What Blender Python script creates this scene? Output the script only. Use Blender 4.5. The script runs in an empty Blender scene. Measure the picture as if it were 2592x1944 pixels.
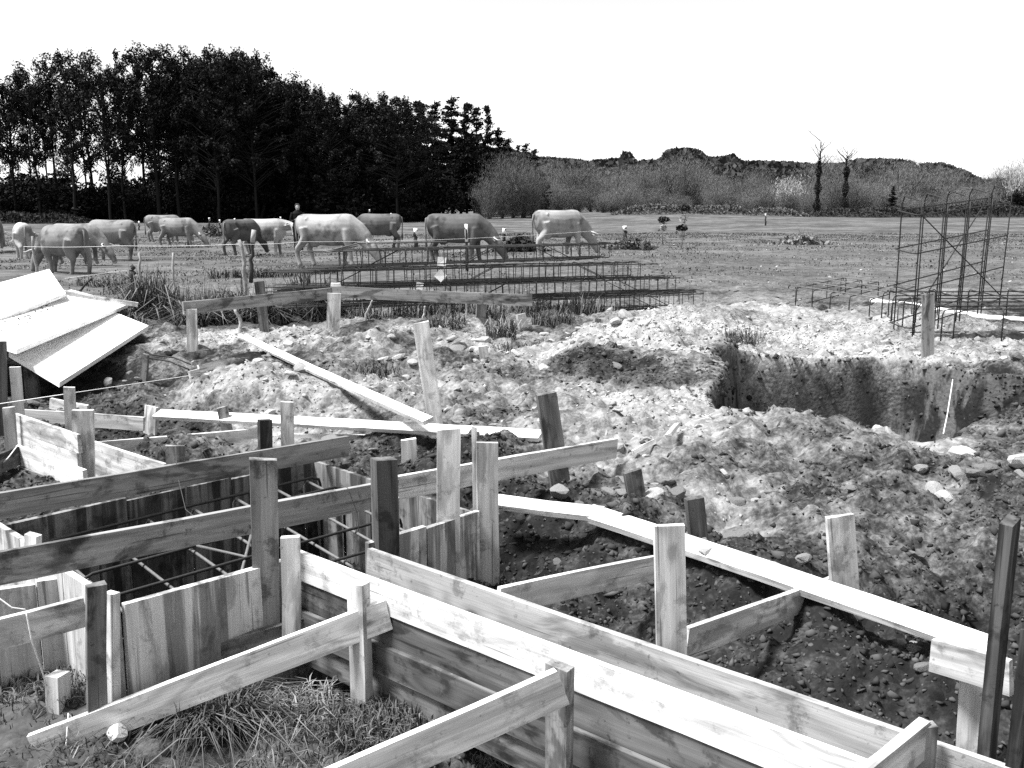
import bpy, math, random
import numpy as np
from mathutils import Vector, Matrix, Euler

S = bpy.context.scene
COL = S.collection
R = random.Random(7)
RNG = np.random.default_rng(11)

# ------------------------------------------------------------------ camera
F, CX, CY = 2500.0, 1296.0, 972.0          # focal length and centre in photograph pixels
CAMZ = 1.6
TH = math.atan(442.0 / F)                   # camera looks down by this angle
cam_d = bpy.data.cameras.new('camera')
cam = bpy.data.objects.new('camera', cam_d); COL.objects.link(cam)
cam.location = (0, 0, CAMZ)
cam.rotation_euler = (math.pi / 2 - TH, 0, 0)
cam_d.sensor_width = 36.0
cam_d.lens = 36.0 * F / 2592.0
cam_d.clip_start = 0.05
cam_d.clip_end = 5000
S.camera = cam

# ------------------------------------------------------------------ sky, sun, exposure
SUN_EL, SUN_AZ = math.radians(63), math.radians(-104)     # azimuth from +Y (view direction), negative = left
w = bpy.data.worlds.new('World'); S.world = w; w.use_nodes = True
nt = w.node_tree; nt.nodes.clear()
sky = nt.nodes.new('ShaderNodeTexSky'); sky.sky_type = 'NISHITA'; sky.sun_disc = False
sky.sun_elevation = SUN_EL; sky.sun_rotation = SUN_AZ
sky.air_density = 1.0; sky.dust_density = 1.0; sky.ozone_density = 1.0
bw = nt.nodes.new('ShaderNodeRGBToBW')      # black-and-white picture: neutral, overcast white sky
bg = nt.nodes.new('ShaderNodeBackground'); bg.inputs[1].default_value = 0.088
out = nt.nodes.new('ShaderNodeOutputWorld')
nt.links.new(sky.outputs[0], bw.inputs[0]); nt.links.new(bw.outputs[0], bg.inputs[0]); nt.links.new(bg.outputs[0], out.inputs[0])
sun_d = bpy.data.lights.new('sun', 'SUN'); sun_d.energy = 2.9; sun_d.angle = math.radians(13); sun_d.color = (1, 1, 1)
sun = bpy.data.objects.new('sun', sun_d); COL.objects.link(sun)
sd = Vector((math.sin(SUN_AZ) * math.cos(SUN_EL), math.cos(SUN_AZ) * math.cos(SUN_EL), math.sin(SUN_EL)))
sun.rotation_euler = (-sd).to_track_quat('-Z', 'Y').to_euler()
sun.location = (0, 0, 30)
S.cycles.use_denoising = False             # keep the fine grain of the photograph
S.view_settings.view_transform = 'Standard'; S.view_settings.look = 'None'
S.view_settings.gamma = 1.0; S.view_settings.use_curve_mapping = False
S.view_settings.exposure = 1.7

# ------------------------------------------------------------------ helpers: photograph pixel -> place
_c, _s = math.cos(TH), math.sin(TH)
def ray(u, v):
    a = (u - CX) / F; b = -(v - CY) / F
    return Vector((a, _c + b * _s, -_s + b * _c))
def pz(u, v, z):
    r = ray(u, v); t = (z - CAMZ) / r.z
    return Vector((r.x * t, r.y * t, z))
def pd(u, v, d):
    r = ray(u, v); t = d / r.y
    return Vector((r.x * t, d, CAMZ + r.z * t))
def depth(p):
    return p.y * _c + (CAMZ - p.z) * _s
def proj(p):
    D = depth(p); up = p.y * _s + (p.z - CAMZ) * _c
    return CX + F * p.x / D, CY - F * up / D

# ------------------------------------------------------------------ helpers: numpy noise
def _hash(ix, iy, seed):
    h = (ix.astype(np.int64) * 374761393 + iy.astype(np.int64) * 668265263 + seed * 974634777) & 0xFFFFFFFF
    h = ((h ^ (h >> 13)) * 1274126177) & 0xFFFFFFFF
    h = h ^ (h >> 16)
    return (h & 0xFFFF) / 65535.0
def vnoise(x, y, seed=0):
    ix = np.floor(x); iy = np.floor(y); fx = x - ix; fy = y - iy
    fx = fx * fx * (3 - 2 * fx); fy = fy * fy * (3 - 2 * fy)
    a = _hash(ix, iy, seed); b = _hash(ix + 1, iy, seed); c = _hash(ix, iy + 1, seed); d = _hash(ix + 1, iy + 1, seed)
    return (a * (1 - fx) + b * fx) * (1 - fy) + (c * (1 - fx) + d * fx) * fy - 0.5
def fbm(x, y, scale, octv=4, seed=0, gain=0.5):
    s = 0; amp = 1.0; f = 1.0 / scale
    for i in range(octv):
        s = s + amp * vnoise(x * f + 17.3 * i, y * f - 9.1 * i, seed + i); amp *= gain; f *= 2.03
    return s
def sstep(a, b, x):
    t = np.clip((x - a) / (b - a), 0, 1); return t * t * (3 - 2 * t)

# ------------------------------------------------------------------ helpers: meshes and objects
def tri_mesh(name, V, T, attr=None, smooth=False, size=3):
    V = np.asarray(V, dtype=np.float32); T = np.asarray(T, dtype=np.int32)
    m = bpy.data.meshes.new(name)
    m.vertices.add(len(V)); m.vertices.foreach_set('co', V.ravel())
    n = len(T)
    m.loops.add(n * size); m.loops.foreach_set('vertex_index', T.ravel())
    m.polygons.add(n); m.polygons.foreach_set('loop_start', np.arange(0, n * size, size, dtype=np.int32))
    if attr:
        for k, a in attr.items():
            at = m.attributes.new(k, 'FLOAT', 'POINT'); at.data.foreach_set('value', np.asarray(a, dtype=np.float32))
    if smooth:
        m.polygons.foreach_set('use_smooth', np.ones(n, dtype=bool))
    m.update(calc_edges=True); m.validate()
    return m
def link(name, mesh, mat=None, parent=None, M=None):
    o = bpy.data.objects.new(name, mesh); COL.objects.link(o)
    if mat is not None and mesh is not None and len(mesh.materials) == 0:
        mesh.materials.append(mat)
    if parent is not None:
        o.parent = parent
        inv = Matrix.Translation(parent.location).inverted()
        if M is not None: o.matrix_basis = inv @ M
        else: o.matrix_basis = inv
    elif M is not None:
        o.matrix_basis = M
    return o
def tag(o, label, cat, group=None, kind=None):
    o['label'] = label; o['category'] = cat
    if group: o['group'] = group
    if kind: o['kind'] = kind
    return o
def struct(o, kind='structure'):
    o['kind'] = kind; return o
def empty(name, loc, label, cat, group=None):
    o = bpy.data.objects.new(name, None); COL.objects.link(o); o.location = loc
    o.empty_display_size = 0.1
    return tag(o, label, cat, group)
def copy_tree(o, parent=None):
    c = o.copy(); COL.objects.link(c); c.parent = parent
    for ch in list(o.children):
        copy_tree(ch, c)
    return c

# ------------------------------------------------------------------ materials (all neutral grey: the photograph is black and white)
class NT:
    def __init__(s, name, rough=0.85, spec=0.2):
        s.m = bpy.data.materials.new(name); s.m.use_nodes = True
        s.t = s.m.node_tree; s.t.nodes.clear()
        s.out = s.t.nodes.new('ShaderNodeOutputMaterial'); s.b = s.t.nodes.new('ShaderNodeBsdfPrincipled')
        s.b.inputs['Roughness'].default_value = rough
        s.b.inputs['Specular IOR Level'].default_value = spec
        s.t.links.new(s.b.outputs[0], s.out.inputs[0])
    def put(s, node_in, v):
        if hasattr(v, 'bl_idname') or hasattr(v, 'is_output'): s.t.links.new(v, node_in)
        else: node_in.default_value = v
    def math(s, op, a, b=None, c=None, clamp=False):
        n = s.t.nodes.new('ShaderNodeMath'); n.operation = op; n.use_clamp = clamp
        for i, v in enumerate((a, b, c)):
            if v is not None: s.put(n.inputs[i], v)
        return n.outputs[0]
    def mix(s, f, a, b):
        n = s.t.nodes.new('ShaderNodeMix'); n.data_type = 'FLOAT'; n.clamp_factor = True
        s.put(n.inputs[0], f); s.put(n.inputs[2], a); s.put(n.inputs[3], b)
        return n.outputs[0]
    def ramp(s, f, lo, hi, a=0.0, b=1.0):
        n = s.t.nodes.new('ShaderNodeMapRange'); n.clamp = True; n.interpolation_type = 'SMOOTHSTEP'
        s.put(n.inputs[0], f)
        for i, v in zip((1, 2, 3, 4), (lo, hi, a, b)): n.inputs[i].default_value = v
        return n.outputs[0]
    def coord(s, which='Object', scale=(1, 1, 1), rand=False):
        n = s.t.nodes.new('ShaderNodeTexCoord'); o = n.outputs[which]
        if rand:
            oi = s.t.nodes.new('ShaderNodeObjectInfo'); v = s.t.nodes.new('ShaderNodeVectorMath'); v.operation = 'SCALE'
            v.inputs[0].default_value = (37.0, 11.0, 23.0); s.t.links.new(oi.outputs['Random'], v.inputs[3])
            a = s.t.nodes.new('ShaderNodeVectorMath'); a.operation = 'ADD'
            s.t.links.new(o, a.inputs[0]); s.t.links.new(v.outputs[0], a.inputs[1]); o = a.outputs[0]
        if scale != (1, 1, 1):
            m = s.t.nodes.new('ShaderNodeVectorMath'); m.operation = 'MULTIPLY'
            s.t.links.new(o, m.inputs[0]); m.inputs[1].default_value = scale; o = m.outputs[0]
        return o
    def noise(s, vec, scale, detail=4, rough=0.55, dist=0.0):
        n = s.t.nodes.new('ShaderNodeTexNoise'); n.inputs['Scale'].default_value = scale
        n.inputs['Detail'].default_value = detail; n.inputs['Roughness'].default_value = rough
        n.inputs['Distortion'].default_value = dist
        if vec is not None: s.t.links.new(vec, n.inputs['Vector'])
        return n.outputs[0]
    def voro(s, vec, scale, out='Distance', feature='F1'):
        n = s.t.nodes.new('ShaderNodeTexVoronoi'); n.feature = feature; n.inputs['Scale'].default_value = scale
        if vec is not None: s.t.links.new(vec, n.inputs['Vector'])
        return n.outputs[out]
    def attr(s, name):
        n = s.t.nodes.new('ShaderNodeAttribute'); n.attribute_name = name; return n.outputs['Fac']
    def rnd(s):
        return s.t.nodes.new('ShaderNodeObjectInfo').outputs['Random']
    def color(s, val):
        c = s.t.nodes.new('ShaderNodeCombineColor')
        for i in range(3): s.put(c.inputs[i], val)
        s.t.links.new(c.outputs[0], s.b.inputs['Base Color'])
    def bump(s, h, strength=0.3, dist=0.01):
        n = s.t.nodes.new('ShaderNodeBump'); n.inputs['Strength'].default_value = strength; n.inputs['Distance'].default_value = dist
        s.put(n.inputs['Height'], h); s.t.links.new(n.outputs[0], s.b.inputs['Normal'])

def wood(name, base, stain=0.4, knots=0.5, grain=0.3, streak=0.0, var=0.25, dirt=0.25):
    """sawn timber: X of the object is the grain direction"""
    m = NT(name, 0.8, 0.15)
    v = m.coord('Object', rand=True)
    def sc(x, y, z):
        k = m.t.nodes.new('ShaderNodeVectorMath'); k.operation = 'MULTIPLY'; m.t.links.new(v, k.inputs[0]); k.inputs[1].default_value = (x, y, z); return k.outputs[0]
    fine = m.noise(sc(3, 90, 90), 1.0, 3, 0.6)
    vor = m.t.nodes.new('ShaderNodeTexVoronoi'); vor.inputs['Scale'].default_value = 1.0; m.t.links.new(sc(2.1, 5.5, 5.5), vor.inputs['Vector'])
    kd = vor.outputs['Distance']
    bend = m.ramp(kd, 0.0, 0.45, 1.0, 0.0)
    warp = m.noise(sc(1.6, 6, 6), 1.0, 3, 0.5)
    sep = m.t.nodes.new('ShaderNodeSeparateXYZ'); m.t.links.new(v, sep.inputs[0])
    acr = m.math('ADD', m.math('MULTIPLY', sep.outputs[2], 60.0), m.math('MULTIPLY', sep.outputs[1], 45.0))
    ph = m.math('ADD', acr, m.math('ADD', m.math('MULTIPLY', warp, 16.0), m.math('MULTIPLY', bend, 9.0)))
    rings = m.math('MULTIPLY_ADD', m.math('SINE', ph), 0.5, 0.5)
    rings = m.math('POWER', rings, 1.6)
    knot = m.ramp(kd, 0.05, 0.11, 1.0, 0.0)
    st = m.noise(sc(2.2, 7, 7), 1.0, 5, 0.6, 0.6)
    st = m.ramp(st, 0.52, 0.62)
    blot = m.ramp(m.noise(v, 7.0, 6, 0.7), 0.54, 0.64)
    speck = m.ramp(m.voro(v, 42.0), 0.0, 0.13, 1.0, 0.0)
    speck = m.math('MULTIPLY', speck, m.ramp(m.noise(v, 4.0, 2), 0.5, 0.6))
    fib = m.noise(sc(6, 260, 260), 1.0, 2, 0.7)
    f = m.math('MULTIPLY', m.math('MULTIPLY_ADD', fine, 0.6, 0.70), m.math('MULTIPLY_ADD', fib, 0.55, 0.72))
    crack = m.ramp(m.noise(sc(1.3, 55, 55), 1.0, 2, 0.5, 0.3), 0.29, 0.33, 0.45, 1.0)
    f = m.math('MULTIPLY', f, crack)
    spl = m.ramp(m.noise(v, 30.0, 3, 0.6), 0.66, 0.72)
    f = m.math('MULTIPLY', f, m.math('MULTIPLY_ADD', spl, -dirt * .9, 1.0))
    f = m.math('MULTIPLY', f, m.math('MULTIPLY_ADD', rings, -grain, 1.0))
    f = m.math('MULTIPLY', f, m.math('MULTIPLY_ADD', knot, -knots, 1.0))
    f = m.math('MULTIPLY', f, m.math('MULTIPLY_ADD', st, -stain, 1.0))
    f = m.math('MULTIPLY', f, m.math('MULTIPLY_ADD', blot, -dirt, 1.0))
    f = m.math('MULTIPLY', f, m.math('MULTIPLY_ADD', speck, -dirt, 1.0))
    if streak:
        sk = m.ramp(m.noise(sc(0.6, 11, 11), 1.0, 4, 0.6), 0.46, 0.56)
        f = m.math('MULTIPLY', f, m.math('MULTIPLY_ADD', sk, -streak, 1.0))
    f = m.math('MULTIPLY', f, m.math('MULTIPLY_ADD', m.rnd(), var, 1.0 - var * 0.5))
    val = m.math('MULTIPLY', f, base)
    m.color(val)
    m.bump(m.math('ADD', fine, m.math('MULTIPLY', rings, 0.5)), 0.35, 0.002)
    return m.m

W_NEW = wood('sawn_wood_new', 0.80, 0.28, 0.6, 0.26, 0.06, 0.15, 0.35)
W_LIT = wood('sawn_wood_pale', 0.66, 0.42, 0.6, 0.32, 0.12, 0.25, 0.45)
W_MID = wood('sawn_wood_grey', 0.30, 0.6, 0.6, 0.25, 0.3, 0.25, 0.55)
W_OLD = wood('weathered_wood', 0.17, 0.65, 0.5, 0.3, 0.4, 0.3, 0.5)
W_DRK = wood('dark_wood', 0.10, 0.6, 0.5, 0.45, 0.8, 0.3, 0.5)
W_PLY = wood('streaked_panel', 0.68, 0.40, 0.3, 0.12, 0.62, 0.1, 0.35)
W_GRY = wood('sawn_wood_shaded', 0.42, 0.45, 0.6, 0.28, 0.1, 0.2, 0.45)  # greyer copy for the far trench boards, their slight shade put into the colour
W_PLYD = wood('shade_toned_panel', 0.24, 0.5, 0.3, 0.12, 0.7, 0.2, 0.45)  # darker panel copy that paints the shade inside the footing box
W_PLY2 = wood('pale_panel', 0.55, 0.35, 0.3, 0.12, 0.25, 0.1, 0.35)

def simple(name, val, nscale=20.0, amp=0.4, rough=0.8, bump=0.2, spec=0.2, rand=0.0, attr=None, aamp=0.6, bdist=0.01):
    m = NT(name, rough, spec)
    n = m.noise(m.coord('Object', rand=True), nscale, 5, 0.6)
    f = m.math('MULTIPLY', m.math('MULTIPLY_ADD', n, 2 * amp, 1 - amp), val)
    if rand: f = m.math('MULTIPLY', f, m.math('MULTIPLY_ADD', m.rnd(), rand, 1 - rand * 0.5))
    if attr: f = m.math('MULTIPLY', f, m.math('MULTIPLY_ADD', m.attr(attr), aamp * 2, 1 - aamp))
    m.color(f)
    if bump: m.bump(n, bump, bdist)
    return m.m
M_REBAR = simple('rusty_steel', 0.022, 60, 0.5, 0.65, 0.3, 0.3, 0.2)
M_REBAR_L = simple('bright_rusty_steel', 0.13, 60, 0.5, 0.6, 0.3, 0.3, 0.2)
M_STRING = simple('white_string', 0.75, 80, 0.1)
M_WIRE = simple('steel_wire', 0.06, 80, 0.3, 0.5)
M_PAPER = simple('white_paper', 0.85, 10, 0.08, 0.7, 0)
M_PIPE = simple('white_plastic_pipe', 0.8, 6, 0.1, 0.4, 0, 0.5)
M_STONE = simple('pale_stone', 0.36, 14, 0.5, 0.9, 0.6, 0.1, 0.6)
M_STONED = simple('dull_stone', 0.17, 14, 0.5, 0.9, 0.6, 0.1, 0.5)
M_GRAVEL = simple('gravel', 0.28, 9, 0.5, 0.9, 0.3, 0.1, 0, 'shade', 0.8)
M_CLOD = simple('soil_clods', 0.055, 9, 0.5, 0.95, 0.4, 0.05, 0, 'shade', 0.7)
M_GRASS = simple('grass_blades', 0.085, 3, 0.3, 0.7, 0, 0.2, 0, 'shade', 0.75)
M_STRAW = simple('pale_dry_grass', 0.15, 3, 0.3, 0.8, 0, 0.2, 0, 'shade', 0.7)
M_WEED = simple('dark_weeds', 0.085, 3, 0.3, 0.8, 0, 0.2, 0.3, 'shade', 0.75)
# ================================================================== TERRAIN
# control points: pixel u, v, height z -> also soil paleness and grass cover
CT = [
 # foreground strip
 (-300,1900,-.32,.20,.8),(100,1900,-.32,.20,.85),(350,1930,-.31,.30,.6),(600,1900,-.30,.30,.75),(850,1900,-.30,.25,.9),(1100,1930,-.33,.22,.9),(1350,1960,-.42,.1,.4),
 (700,1760,-.28,.35,.5),(480,1780,-.28,.25,.8),(100,1740,-.26,.25,.8),(300,1720,-.24,.25,.6),(520,1650,-.20,.20,.85),(640,1610,-.2,.15,.7),(60,1620,-.24,.12,.4),(180,1690,-.24,.12,.5),(1000,1810,-.25,.2,.9),(930,1785,-.22,.2,.9),(860,1720,-.24,.15,.6),
 (-200,1500,-.2,.15,.2),(-300,1250,-.1,.1,0),(1800,2100,-.5,.1,.3),(2400,2200,-.5,.05,.2),(800,2300,-.25,.2,.8),(0,2300,-.25,.2,.8),
 # behind the beam boards
 (1330,1340,-.16,.10,0),(1430,1400,-.20,.05,0),(1330,1460,-.28,.05,0),(1560,1480,-.12,.12,0),(1600,1560,-.22,.10,0),(1800,1500,-.1,.12,0),(1800,1600,-.25,.10,0),(1950,1560,-.2,.12,0),(1950,1680,-.33,.08,0),
 (2150,1600,-.28,.09,0),(2200,1720,-.40,.07,0),(2350,1820,-.55,.01,0),(2420,1650,-.42,.03,0),(2300,1590,-.34,.05,0),(2560,1700,-.4,.05,0),
 # beyond the flat plank
 (1650,1335,.06,.2,0),(1780,1375,.05,.16,0),(1920,1420,.04,.14,0),(2080,1470,.03,.12,0),(2160,1490,.02,.12,0),(2280,1530,.0,.1,0),(2400,1570,-.02,.1,0),
 (1400,1230,.00,.22,0),(1550,1255,.02,.26,0),(1700,1310,.03,.28,0),(1850,1270,.03,.36,0),(1900,1380,.0,.2,0),(2100,1330,.02,.38,0),(2020,1420,-.02,.14,0),(2300,1400,.02,.26,0),(2500,1350,.03,.34,0),(2300,1520,-.05,.10,0),(2450,1560,-.06,.10,0),(2700,1450,.0,.18,0),
 (1500,1180,.08,.32,0),(1620,1130,.16,.34,0),(1800,1130,.16,.36,0),(1800,1200,.07,.30,0),(2000,1200,.06,.34,0),(2200,1230,.07,.35,0),(2400,1270,.05,.33,0),(2560,1210,.12,.36,0),(2200,1140,.14,.37,0),(2000,1075,.2,.45,0),(1850,1060,.22,.55,0),(1700,1050,.22,.62,0),(1600,1045,.2,.7,0),(2350,1125,.1,.38,0),(2500,1080,.14,.42,0),(2700,1060,.2,.4,0),
 (1140,1100,.27,.06,0),(1090,1130,.12,.08,0),(1000,1160,.02,.12,0),(1440,1180,.22,.08,.1),(1320,1185,.16,.12,0),(1290,1100,.10,.45,0),(1490,1130,.16,.45,0),
 # pale rubble in the middle
 (1250,1050,.10,.6,0),(1100,1000,.18,.62,0),(950,960,.20,.58,0),(900,905,.22,.66,.0),(1050,910,.16,.5,.0),(1300,930,.20,.5,0),(1200,870,.24,.56,0),(1330,880,.2,.3,.2),(1450,970,.28,.72,0),(1560,1010,.22,.8,0),
 (980,845,.36,.62,.1),(900,820,.26,.5,.3),(1110,818,.40,.56,.2),(1360,835,.2,.3,.3),(1480,860,.30,.35,.1),(1500,920,.30,.30,0),(1620,950,.3,.16,0),(1580,880,.42,.3,0),(1640,825,.58,.85,0),(1690,795,.62,1,0),(1560,828,.5,.75,0),(1450,830,.2,.25,.3),
 (600,925,.37,.78,0),(690,950,.32,.7,0),(780,995,.2,.62,0),(520,950,.26,.7,0),(440,1010,.04,.35,0),(420,1055,-.04,.12,0),(330,1000,-.12,.08,0),(250,960,-.14,.05,0),(120,990,-.2,.02,0),(60,1000,-.25,.02,0),(700,1050,.06,.5,0),(860,1060,.06,.6,0),(620,1060,.02,.2,0),(500,1075,-.02,.12,0),(300,1090,-.12,.06,0),
 (300,900,0,.28,.1),(360,860,.05,.4,.2),(430,850,.12,.75,.0),(560,855,.12,.75,.1),(640,870,.12,.4,.2),(750,880,.12,.6,.1),(830,860,.14,.5,.3),(500,890,.1,.35,.1),(700,905,.14,.35,.1),
 (960,1100,.06,.6,0),(850,1130,.02,.3,0),(560,1120,-.05,.3,0),
 # around the pit
 (1760,900,.3,.8,0),(1850,900,.14,.75,0),(2000,890,.12,.7,0),(2150,885,.12,.85,0),(2050,850,.10,.95,0),(2250,860,.1,.9,0),(1950,835,.12,.95,0),(2300,890,.1,.7,0),(2480,915,.1,.45,0),(2600,920,.1,.35,0),(1900,800,.15,.6,.1),(1820,860,.2,.6,.2),(1780,790,.3,.85,0),(2150,800,.1,.45,.2),(2450,850,.08,.36,.1),(2650,850,.08,.36,.1),
 # strip by the fence
 (100,820,.0,.2,.6),(400,800,.05,.25,.8),(560,815,.05,.25,.8),(700,820,.05,.25,.8),(860,815,.05,.25,.7),(1000,800,.05,.25,.6),(1300,790,.05,.3,.5),(1500,790,.06,.3,.3),(-100,760,0,.2,.9),(1750,760,.06,.33,.4),
 # field
 (300,700,0,.22,1),(560,735,0,.5,.5),(650,740,0,.5,.5),(800,700,.0,.24,1),(1200,700,.05,.3,.55),(1500,720,.05,.30,.55),(1800,720,.05,.30,.55),(2000,740,.06,.30,.55),(2200,700,.06,.30,.55),(2500,700,.06,.30,.55),(1700,660,.1,.30,.55),(2200,660,.1,.30,.55),(2550,650,.1,.30,.55),(1400,650,.16,.33,.6),(1000,650,.05,.25,.95),(600,640,0,.24,1),(200,640,-.02,.24,1),(2900,760,.06,.30,.55),(-400,650,0,.22,1),
 (1600,622,.18,.33,.7),(2000,620,.16,.34,.6),(2400,620,.16,.33,.6),
 (1100,600,.15,.24,1),(1400,600,.25,.24,1),(1800,600,.22,.24,1),(2300,600,.18,.24,1),(300,600,-.05,.24,1),(700,600,.0,.24,1),
]
_cp = []
for (u, v, z, pa, gr) in CT:
    p = pz(u, v, z); _cp.append((p.x, p.y, z, pa, gr))
for x in (-50, -25, 0, 25, 50):
    for y, z in ((60, .1), (100, .3)):
        _cp.append((x, y, z + (0.2 if x > 0 and y > 80 else 0), .24, 1.0))
_cp += [(-3, 0, -.1, .2, .8), (3, 0, -.2, .2, .5), (0, -3, 0, .2, .8), (-6, 3, 0, .2, .5), (6, 3, 0, .2, .3)]
_cp = np.array(_cp)
# far rolling ground
def far_z(x, y):
    a = np.arctan2(x, np.maximum(y, 1.0))
    return (0.9 * sstep(85, 135, y) * sstep(-0.16, 0.02, a) * (1 - 0.75 * sstep(0.15, 0.35, a))
            + 14.0 * sstep(-.22, -.05, a) * sstep(190, 420, y) * (1 - 0.55 * sstep(0.28, 0.5, a)))
def base_field(x, y):
    """Shepard interpolation of the control points in a depth-proportional metric"""
    yy = np.maximum(y, -2) + 3.0
    X = x / yy; Y = np.log(yy)
    cX = _cp[:, 0] / (np.maximum(_cp[:, 1], -2) + 3.0); cY = np.log(np.maximum(_cp[:, 1], -2) + 3.0)
    W = np.zeros_like(X); A = [np.zeros_like(X) for _ in range(3)]
    for i in range(len(_cp)):
        d2 = (X - cX[i]) ** 2 * 1.0 + (Y - cY[i]) ** 2
        wgt = 1.0 / (d2 + 0.0007) ** 2
        W += wgt
        for k in range(3): A[k] += wgt * _cp[i, 2 + k]
    return [a / W for a in A]
def sdf_poly(x, y, P):
    d = np.full_like(x, 1e9); s = np.ones_like(x)
    n = len(P)
    for i in range(n):
        ax, ay = P[i]; bx, by = P[i - 1]
        ex, ey = bx - ax, by - ay; wx, wy = x - ax, y - ay
        t = np.clip((wx * ex + wy * ey) / (ex * ex + ey * ey), 0, 1)
        d = np.minimum(d, (wx - ex * t) ** 2 + (wy - ey * t) ** 2)
        c1 = y >= ay; c2 = y < by; c3 = ex * wy > ey * wx
        flip = (c1 & c2 & c3) | (~c1 & ~c2 & ~c3)
        s = np.where(flip, -s, s)
    return s * np.sqrt(d)

# formwork key lines (top edges)
NC, RC, BC, LC = pz(310, 1520, .20), pz(1210, 1298, .15), pz(795, 1167, .15), pz(0, 1324, .20)
A0, A1 = pz(762, 1397, .22), pz(2200, 1930, .22)
B0, B1 = pz(934, 1387, .22), pz(2275, 1838, .22)
E1 = (A1 - A0).normalized(); E1.z = 0
E2 = Vector((-E1.y, E1.x, 0))
BOX = [(p.x, p.y) for p in (NC - E2 * .02, RC, BC + E2 * .03, LC + Vector((-.05, .03, 0)))]
A9 = A0 + E1 * 3.6
TRO = [(p.x, p.y) for p in (A0 - E1 * .02, A9, A9 - E2 * .18, A0 + E1 * .45 - E2 * .11, A0 + E1 * .2 - E2 * .13, A0 + E1 * .02 - E2 * .22)]     # dug strip outside board A
B9 = B0 + E1 * 3.4
TRI = [(p.x, p.y) for p in (A0, A9, B9 + E2 * .02, B0 + E2 * .02)]
PIT = [(p.x, p.y) for p in (pz(1800, 1000, .2), pz(1815, 945, .16), pz(1880, 922, .13), pz(2050, 912, .12), pz(2300, 914, .1), pz(2420, 930, .1), pz(2500, 950, .1), pz(2720, 965, .1),
                            pz(2720, 1020, .15), pz(2560, 1048, .14), pz(2400, 1106, .1), pz(2260, 1102, .12), pz(2110, 1056, .18), pz(1950, 1050, .2), pz(1840, 1044, .2))]
# upper-left footing trench between the boards
TRL = [(p.x, p.y) for p in (pz(45, 1130, .1), pz(235, 1190, .1), pz(400, 1170, .1), pz(600, 1160, .08), pz(740, 1130, .08), pz(650, 1140, -.02), pz(420, 1150, -.02), pz(240, 1100, .02), pz(60, 1060, .05))]
RP0, RP1 = pz(624, 849, .27), pz(1098, 1060, .29)       # the loose diagonal plank lies on top of the rubble
def terrain(x, y):
    z, pa, gr = base_field(x, y)
    z = z + far_z(x, y)
    z = np.where(y > 110, z * 0 + 0.3 + np.where(x > 0, .2, 0) + far_z(x, y), z) if False else z
    near = 1 - sstep(14, 30, y)
    wx = x + .10 * fbm(x, y, .35, 3, 50); wy = y + .10 * fbm(x, y, .35, 3, 60)
    # soil roughness (more on bare soil)
    rough = (1 - 0.65 * gr)
    n1 = fbm(x, y, .55, 4, 1); n2 = fbm(x, y, .13, 3, 9, .6)
    n3 = fbm(x, y, .24, 2, 14); n4 = fbm(x, y, .075, 2, 15); lump = np.maximum(0, .25 - np.abs(n3)) ** 1.0
    rgh = near * rough * (.15 * n1 + .075 * n2 + (.14 * (lump - .12) + .034 * n4)) + near * gr * .03 * n1
    z = z + rgh
    z = z + (1 - near) * (.06 * fbm(x, y, 3.0, 3, 21)) * (1 - sstep(60, 120, y)) + sstep(14, 20, y) * (1 - sstep(30, 60, y)) * .10 * fbm(x, y, .8, 4, 33) * (1.05 - gr)
    # footing box
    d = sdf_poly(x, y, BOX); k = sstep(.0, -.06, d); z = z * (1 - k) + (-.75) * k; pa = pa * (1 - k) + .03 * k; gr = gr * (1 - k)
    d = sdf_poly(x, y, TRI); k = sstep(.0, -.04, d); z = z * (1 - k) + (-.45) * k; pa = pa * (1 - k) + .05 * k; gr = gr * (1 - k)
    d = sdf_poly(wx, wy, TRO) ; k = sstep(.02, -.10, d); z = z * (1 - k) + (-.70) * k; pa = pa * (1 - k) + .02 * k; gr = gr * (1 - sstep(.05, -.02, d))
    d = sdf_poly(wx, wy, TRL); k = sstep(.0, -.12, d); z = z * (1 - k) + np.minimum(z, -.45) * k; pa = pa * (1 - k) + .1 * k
    # the big pit
    z_flat = z - rgh
    sm1 = fbm(x, y, .9, 2, 130); d = sdf_poly(x + .3 * sm1, y + .3 * fbm(x, y, .9, 2, 140), PIT); pr = np.clip((.04 - d + .10 * fbm(x, y, .35, 2, 150)) / .5, 0, 1)
    pr = .62 * sstep(0, .30, pr) + .38 * sstep(.42, .85, pr)         # a ledge half way down
    k = pr
    wall = .10 * fbm(x, y, .6, 2, 80)
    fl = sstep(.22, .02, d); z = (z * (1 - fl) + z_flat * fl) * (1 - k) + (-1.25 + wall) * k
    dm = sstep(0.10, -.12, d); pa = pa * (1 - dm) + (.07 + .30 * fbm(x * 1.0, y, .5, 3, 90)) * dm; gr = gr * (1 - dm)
    # dark hollow under the flat plank and on the slope at its right
    pa = pa + near * (.60 * fbm(x, y, .9, 4, 70) + .22 * fbm(x, y, .22, 2, 71) - .04) * sstep(.1, .45, pa) * (1 - dm)
    ex, ey = RP1.x - RP0.x, RP1.y - RP0.y; tt = np.clip(((x - RP0.x) * ex + (y - RP0.y) * ey) / (ex * ex + ey * ey), 0, 1)
    ds = np.hypot(x - RP0.x - ex * tt, y - RP0.y - ey * tt); cap = RP0.z + (RP1.z - RP0.z) * tt - .07 + .8 * np.maximum(0, ds - .14)
    z = np.where(ds < .5, np.minimum(z, cap), z)
    terrain.wall = dm
    return z, np.clip(pa, 0, 1), np.clip(gr, 0, 1)
def H(x, y):
    z, _, _ = terrain(np.array([float(x)]), np.array([float(y)]))
    return float(z[0])

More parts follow.
